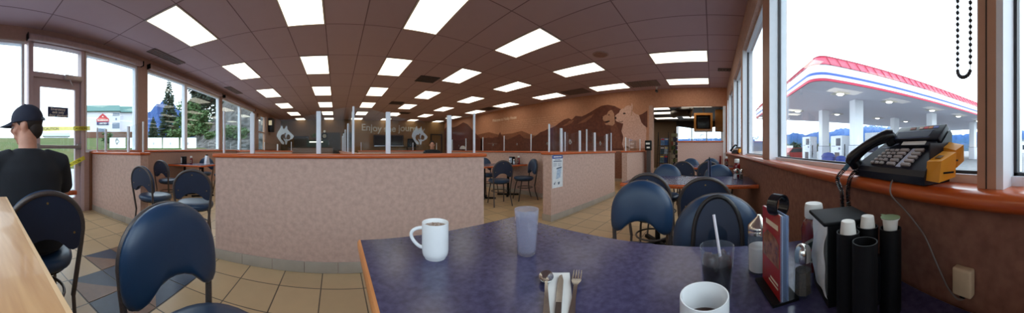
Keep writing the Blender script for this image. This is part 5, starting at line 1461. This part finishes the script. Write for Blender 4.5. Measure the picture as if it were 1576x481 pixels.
ridge('mountains', [(80, 14), (95, 16), (107, 19), (110, 23), (112.5, 20), (115, 24), (118, 22.5), (121, 28), (124, 27), (127, 33), (130, 32), (133, 29), (137, 24), (142, 21), (150, 20), (156, 24), (160, 28), (165, 26), (172, 20)], 300, 120, 'blue mountain range with patches of snow beyond the forecourt')
ridge('mountain', [(-56, 22), (-50, 30), (-46, 46), (-43, 62), (-41, 68), (-39, 62), (-37, 50), (-34, 46), (-30, 38), (-24, 30)], 320, 90, 'dark blue mountain behind the spruce trees', M('mountain_haze_blue', (76, 98, 144), .95, spec=0., scale=.2, rgb2=(60, 82, 126)), .004)  # haze of distance is in this blue as well
M('tree_dark', (44, 62, 46), .8, var=.35, scale=6); M('tree_mid', (66, 96, 52), .8, var=.35, scale=6); M('bark', (80, 64, 52), .9)
def conifer(x, y, z, h, w, label, m='tree_dark', seed=0, group=None):
    rr = random.Random(seed); t = thing('spruce_tree', label, 'tree', (x, y, z), 0, group)
    b = MB(); b.tube([(0, 0, 0), (0, 0, h * .5), (0, 0, h * .99)], [.16, .1, .01], 7); b.build('trunk', MATS['bark'], t)
    b = MB(); nt_ = 30
    for j in range(nt_):
        f = j / (nt_ - 1); zz = h * (.06 + .92 * f); rad = w * (1 - f) ** .85 * rr.uniform(.75, 1.12) + .06
        nb_ = int(16 - 8 * f)
        for k in range(nb_):
            a = 2 * PI * k / nb_ + rr.uniform(-.3, .3); L_ = rad * rr.uniform(.7, 1.1); d = Vector((math.cos(a), math.sin(a), 0)); s = Vector((-d.y, d.x, 0)); dr = -.30 * L_
            hang = rr.uniform(.12, .3) * (.4 + w * .25)
            p = [Vector((0, 0, zz)), d * L_ * .55 + s * L_ * .20 + Vector((0, 0, zz + dr * .35)), d * L_ + Vector((0, 0, zz + dr * .6)), d * L_ * .55 - s * L_ * .20 + Vector((0, 0, zz + dr * .35))]
            v = [b.bm.verts.new(q) for q in p]; b._f([v[0], v[1], v[2]]); b._f([v[0], v[2], v[3]])
            lo = [b.bm.verts.new(q - Vector((0, 0, hang))) for q in (p[1] * .95 + p[0] * .05, p[2], p[3] * .95 + p[0] * .05)]
            b._f([v[1], lo[0], lo[1], v[2]]); b._f([v[2], lo[1], lo[2], v[3]])
    b.build('foliage', MATS[m], t, normals=False, sharp=10)
def bushy(x, y, z, h, w, label, m='tree_mid', n=1400, seed=0, group=None, name='leafy_tree', cat='tree', leaf=.2):
    rr = random.Random(seed); t = thing(name, label, cat, (x, y, z), 0, group)
    b = MB(); b.tube([(0, 0, 0), (.1, 0, h * .3), (0, .1, h * .7)], [.14 * h / 8, .1 * h / 8, .03], 7)
    for k in range(5):
        a = k * 1.3; b.tube([(0.05, 0, h * (.25 + .08 * k)), (w * .6 * math.cos(a), w * .6 * math.sin(a), h * (.5 + .08 * k))], [.06 * h / 8, .015], 5)
    b.build('trunk', MATS['bark'], t)
    b = MB(); cs_ = [(rr.uniform(-.45, .45) * w, rr.uniform(-.45, .45) * w, h * rr.uniform(.25, .85), rr.uniform(.35, .6)) for _ in range(12)] + [(0, 0, h * .8, .5), (0, 0, h * .5, .7)]
    for i in range(n):
        c = rr.choice(cs_); v = Vector((rr.gauss(0, 1), rr.gauss(0, 1), rr.gauss(0, 1))).normalized() * (rr.random() ** .4)
        p = Vector((c[0] + v.x * w * c[3], c[1] + v.y * w * c[3], c[2] + v.z * h * .22 * c[3] * 1.4))
        if p.z < .05: p.z = .1 + rr.random() * .3
        u = Vector((rr.gauss(0, 1), rr.gauss(0, 1), rr.gauss(0, .6))).normalized(); q = u.orthogonal().normalized(); s = leaf * rr.uniform(.6, 1.3)
        b._f([b.bm.verts.new(p + u * s), b.bm.verts.new(p + q * s * .6), b.bm.verts.new(p - u * s), b.bm.verts.new(p - q * s * .6)])
    b.build('foliage', MATS[m], t, normals=False, sharp=10)
def at(px, r): a = (px - CX) / FPX; return r * math.sin(a), r * math.cos(a)
# left: ground rising away from the building
def gz(x, y):
    r = math.hypot(x, y)
    if r < 9: return -.12
    if r < 17: return -.12 + 1.3 * (r - 9) / 8
    return min(1.18 + 2.1 * (r - 17) / 28, 3.6)
gm = M('verge_grass', (64, 86, 44), .9, rgb2=(92, 92, 62), scale=.9, spec=.05)
pm_ = M('pale_paving', (158, 164, 172), .85, scale=1.5)
b = MB(); 
rad = [3.0, 6, 9, 11, 14, 17, 22, 30, 45, 70, 150, 420]
NA = 60
rows = []
for r_ in rad:
    row = []
    for i in range(NA + 1):
        a = R(-179 + 172 * i / NA); x, y = r_ * math.sin(a), r_ * math.cos(a)
        if x > -3.88: x = -3.88
        row.append(b.bm.verts.new((x, y, gz(x, y))))
    rows.append(row)
for k, (p, q) in enumerate(zip(rows, rows[1:])):
    b.mi = 0 if rad[k] < 11 else 1
    for i in range(NA): b._f([p[i], p[i + 1], q[i + 1], q[i]])
struct(b.build('terrain', [pm_, gm], sharp=60), 'pale paving and grass verge rising away from the left windows')
# gravel slope
gv = M('gravel_slope', (116, 113, 112), .95, rgb2=(48, 50, 48), scale=2.6, spec=.05, detail=8, bump=.6)
b = MB(); rows = []
for j in range(15):
    r_ = 13 + j * 1.5; row = []
    for i in range(50):
        a = R(-40 + 34 * i / 49); f = min(1, max(0, (r_ - 14) / 16)); f = f * f * (3 - 2 * f)
        g_ = min(1, max(0, (math.degrees(a) + 36) / 17)); g_ = g_ ** 1.5
        x, y = r_ * math.sin(a), r_ * math.cos(a)
        row.append(b.bm.verts.new((min(x, -4.3), y, gz(x, y) - .15 + 13 * f * g_ + .25 * math.sin(i * 1.7 + j) * f)))
    rows.append(row)
for p, q in zip(rows, rows[1:]):
    for i in range(49): b._f([p[i], p[i + 1], q[i + 1], q[i]])
struct(b.build('gravel_hill', gv, sharp=60), 'steep grey gravel slope outside the left windows')
# hotel with the red roof sign
hx, hy = at(172, 46); ha = (172 - CX) / FPX
ho = thing('hotel_building', 'pale two storey hotel with a green roof and a red sign', 'building', (hx, hy, 3.25), -ha)
hwm = M('hotel_wall', (226, 226, 236), .8, var=.02)
b = MB(); b.box(-6.6, 1.6, 0, 9, 0, 5.2); b.box(1.6, 6.8, 1.2, 9, 0, 5.2); b.build('wall', hwm, ho)
b = MB(); b.prism([(-.5, 5.2), (-.35, 5.15), (4.5, 7.2), (9.5, 5.2)], 8.6, 'yz', -6.9); b.prism([(.7, 5.2), (.85, 5.15), (4.5, 7.0), (9.5, 5.2)], 5.5, 'yz', 1.7); b.build('roof', M('roof_green', (40, 96, 92), .6, stretch=(4, .3, .3)), ho)
b = MB(); b.box(-6.7, 6.9, -.06, 1.15, 0, 1.25); b.build('brick_base', M('brick_band', (112, 78, 64), .8), ho)
for (x0, x1, z0, z1) in ((.2, 1.5, 4.3, 4.9), (.7, 1.0, 3.5, 3.9), (.1, 1.5, 1.9, 3.0), (-2.6, -1.2, .9, 1.9)):
    b = MB(); b.box(x0, x1, -.04, -.001, z0, z1); b.build('window', M('hotel_window', (120, 134, 156), .3), ho)
sg = MB(); sg.prism([(-2.9, 3.15), (-.55, 3.15), (-.55, 3.75), (-.85, 3.95), (-1.1, 4.25), (-1.72, 4.75), (-2.35, 4.25), (-2.6, 3.95), (-2.9, 3.75)], .12, 'xz', -.18); s1 = sg.build('roof_sign', M('sign_red', (196, 56, 60), .5), ho)
b = MB(); b.box(-2.85, -.6, -.20, -.06, 2.62, 3.12); s2 = b.build('lower_sign', M('sign_navy', (56, 60, 110), .5), ho)
text_mesh('lettering', 'RAMADA', .50, whitep_m, .004, 'CENTER', s1, (-1.72, -.19, 3.32), (R(90), 0, 0), bold=.02)
text_mesh('lettering', 'LIMITED', .40, whitep_m, .004, 'CENTER', s2, (-1.72, -.21, 2.73), (R(90), 0, 0), bold=.012)
b = MB(); b.prism([(-1.95, 4.05), (-1.5, 4.05), (-1.72, 4.35)], .01, 'xz', -.19); b.build('sign_mark', whitep_m, s1)
# low house behind the door glass
hx, hy = at(88, 54); hb = thing('low_house', 'low house with a pale green roof seen through the door glass', 'building', (hx, hy, 3.2), -(88 - CX) / FPX)
b = MB(); b.box(-3.0, 2.6, 0, 5, 0, 1.0); b.build('wall', hwm, hb)
b = MB(); b.prism([(-.4, .95), (2.5, 1.9), (5.4, .95)], 6.4, 'yz', -3.4); b.build('roof', M('roof_palegreen', (150, 178, 176), .6), hb)
# row of white concrete barriers
labs = ('behind the glass screen by the door', 'second from the hotel side', 'third from the hotel side', 'fourth from the hotel side', 'last towards the trees')
for k, px_ in enumerate((181, 208, 237, 263, 290)):
    x, y = at(px_, 17.6); t = thing('concrete_barrier', 'white concrete barrier, ' + labs[k], 'barrier', (x, y, 1.10), -(px_ - CX) / FPX, 'white barriers on the verge')
    b = MB(); b.prism([(-.3, 0), (.3, 0), (.3, .08), (.14, .3), (.10, .86), (-.10, .86), (-.14, .3), (-.3, .08)], 1.16, 'yz', -.58); b.build('block', M('barrier_white', (236, 240, 242), .7), t)
    b = MB(); b.box(-.08, .02, -.152, -.128, .34, .52); b.build('stain', M('barrier_mark', (190, 196, 204), .8), t)
x, y = at(260, 38); conifer(x, y, 2.6, 10.4, 2.1, 'tall dark spruce in front of the blue mountain', seed=1)
x, y = at(236, 42); conifer(x, y, 2.8, 4.2, 1.3, 'short dark spruce at the window pillar', seed=2)
x, y = at(302, 40); conifer(x, y, 3.0, 12.5, 2.2, 'tall spruce right of the one before the mountain', seed=3)
x, y = at(340, 44); conifer(x, y, 3.6, 14., 2.6, 'dark spruce at the top of the gravel slope', seed=6)
x, y = at(318, 36); bushy(x, y, 3.2, 9.5, 3.4, 'broad dark leafy tree above the grass bank', 'tree_dark', 2600, 4, leaf=.32)
x, y = at(291, 27); bushy(x, y, 2.2, 4.6, 1.7, 'light green bush beside the tall spruce', 'tree_mid', 1500, 5, name='leafy_bush', cat='bush')
x, y = at(312, 24); bushy(x, y, 2.0, 3.2, 1.5, 'green bush at the foot of the gravel slope', 'tree_mid', 1200, 7, name='leafy_bush', cat='bush', leaf=.16)
x, y = at(167, 19); bushy(x, y, 1.4, 1.1, .6, 'small green bush left of the barriers', 'tree_mid', 500, 8, name='leafy_bush', cat='bush', leaf=.1)
for k, (p_, r_, h_) in enumerate(((352, 18, 1.5), (371, 17.5, 1.3), (333, 29, 1.2))):
    x, y = at(p_, r_); bushy(x, y, 1.5, h_, .9, 'green shrub at the foot of the gravel, ' + ('behind the wide window post', 'farthest along the windows', 'nearest the tree bank')[k], 'tree_mid', 600, 40 + k, 'shrubs at the foot of the gravel', 'leafy_bush', 'bush', .11)
x, y = at(327, 20); bushy(x, y, 1.4, 1.3, .8, 'grey green shrub on the gravel by the barriers', 'tree_mid', 600, 9, name='leafy_bush', cat='bush', leaf=.1)
x, y = at(277, 22); bushy(x, y, 1.8, 1.2, 1.6, 'low bright green shrub behind the barriers', 'tree_mid', 800, 10, name='leafy_bush', cat='bush', leaf=.13)
# distant treeline at the right
for k, (a, d) in enumerate(((104, 70), (107, 74), (110, 70), (113, 78), (116, 72), (119, 75), (122, 80))):
    bushy(d * math.sin(R(a)), d * math.cos(R(a)), -.2, 2.6 + (k % 3) * .5, 2.2, 'roadside tree below the mountains, %s from the window edge' % ('first', 'second', 'third', 'fourth', 'fifth', 'sixth', 'seventh')[k], 'tree_mid' if k % 2 else 'tree_dark', 300, 20 + k, 'roadside trees', leaf=.35)
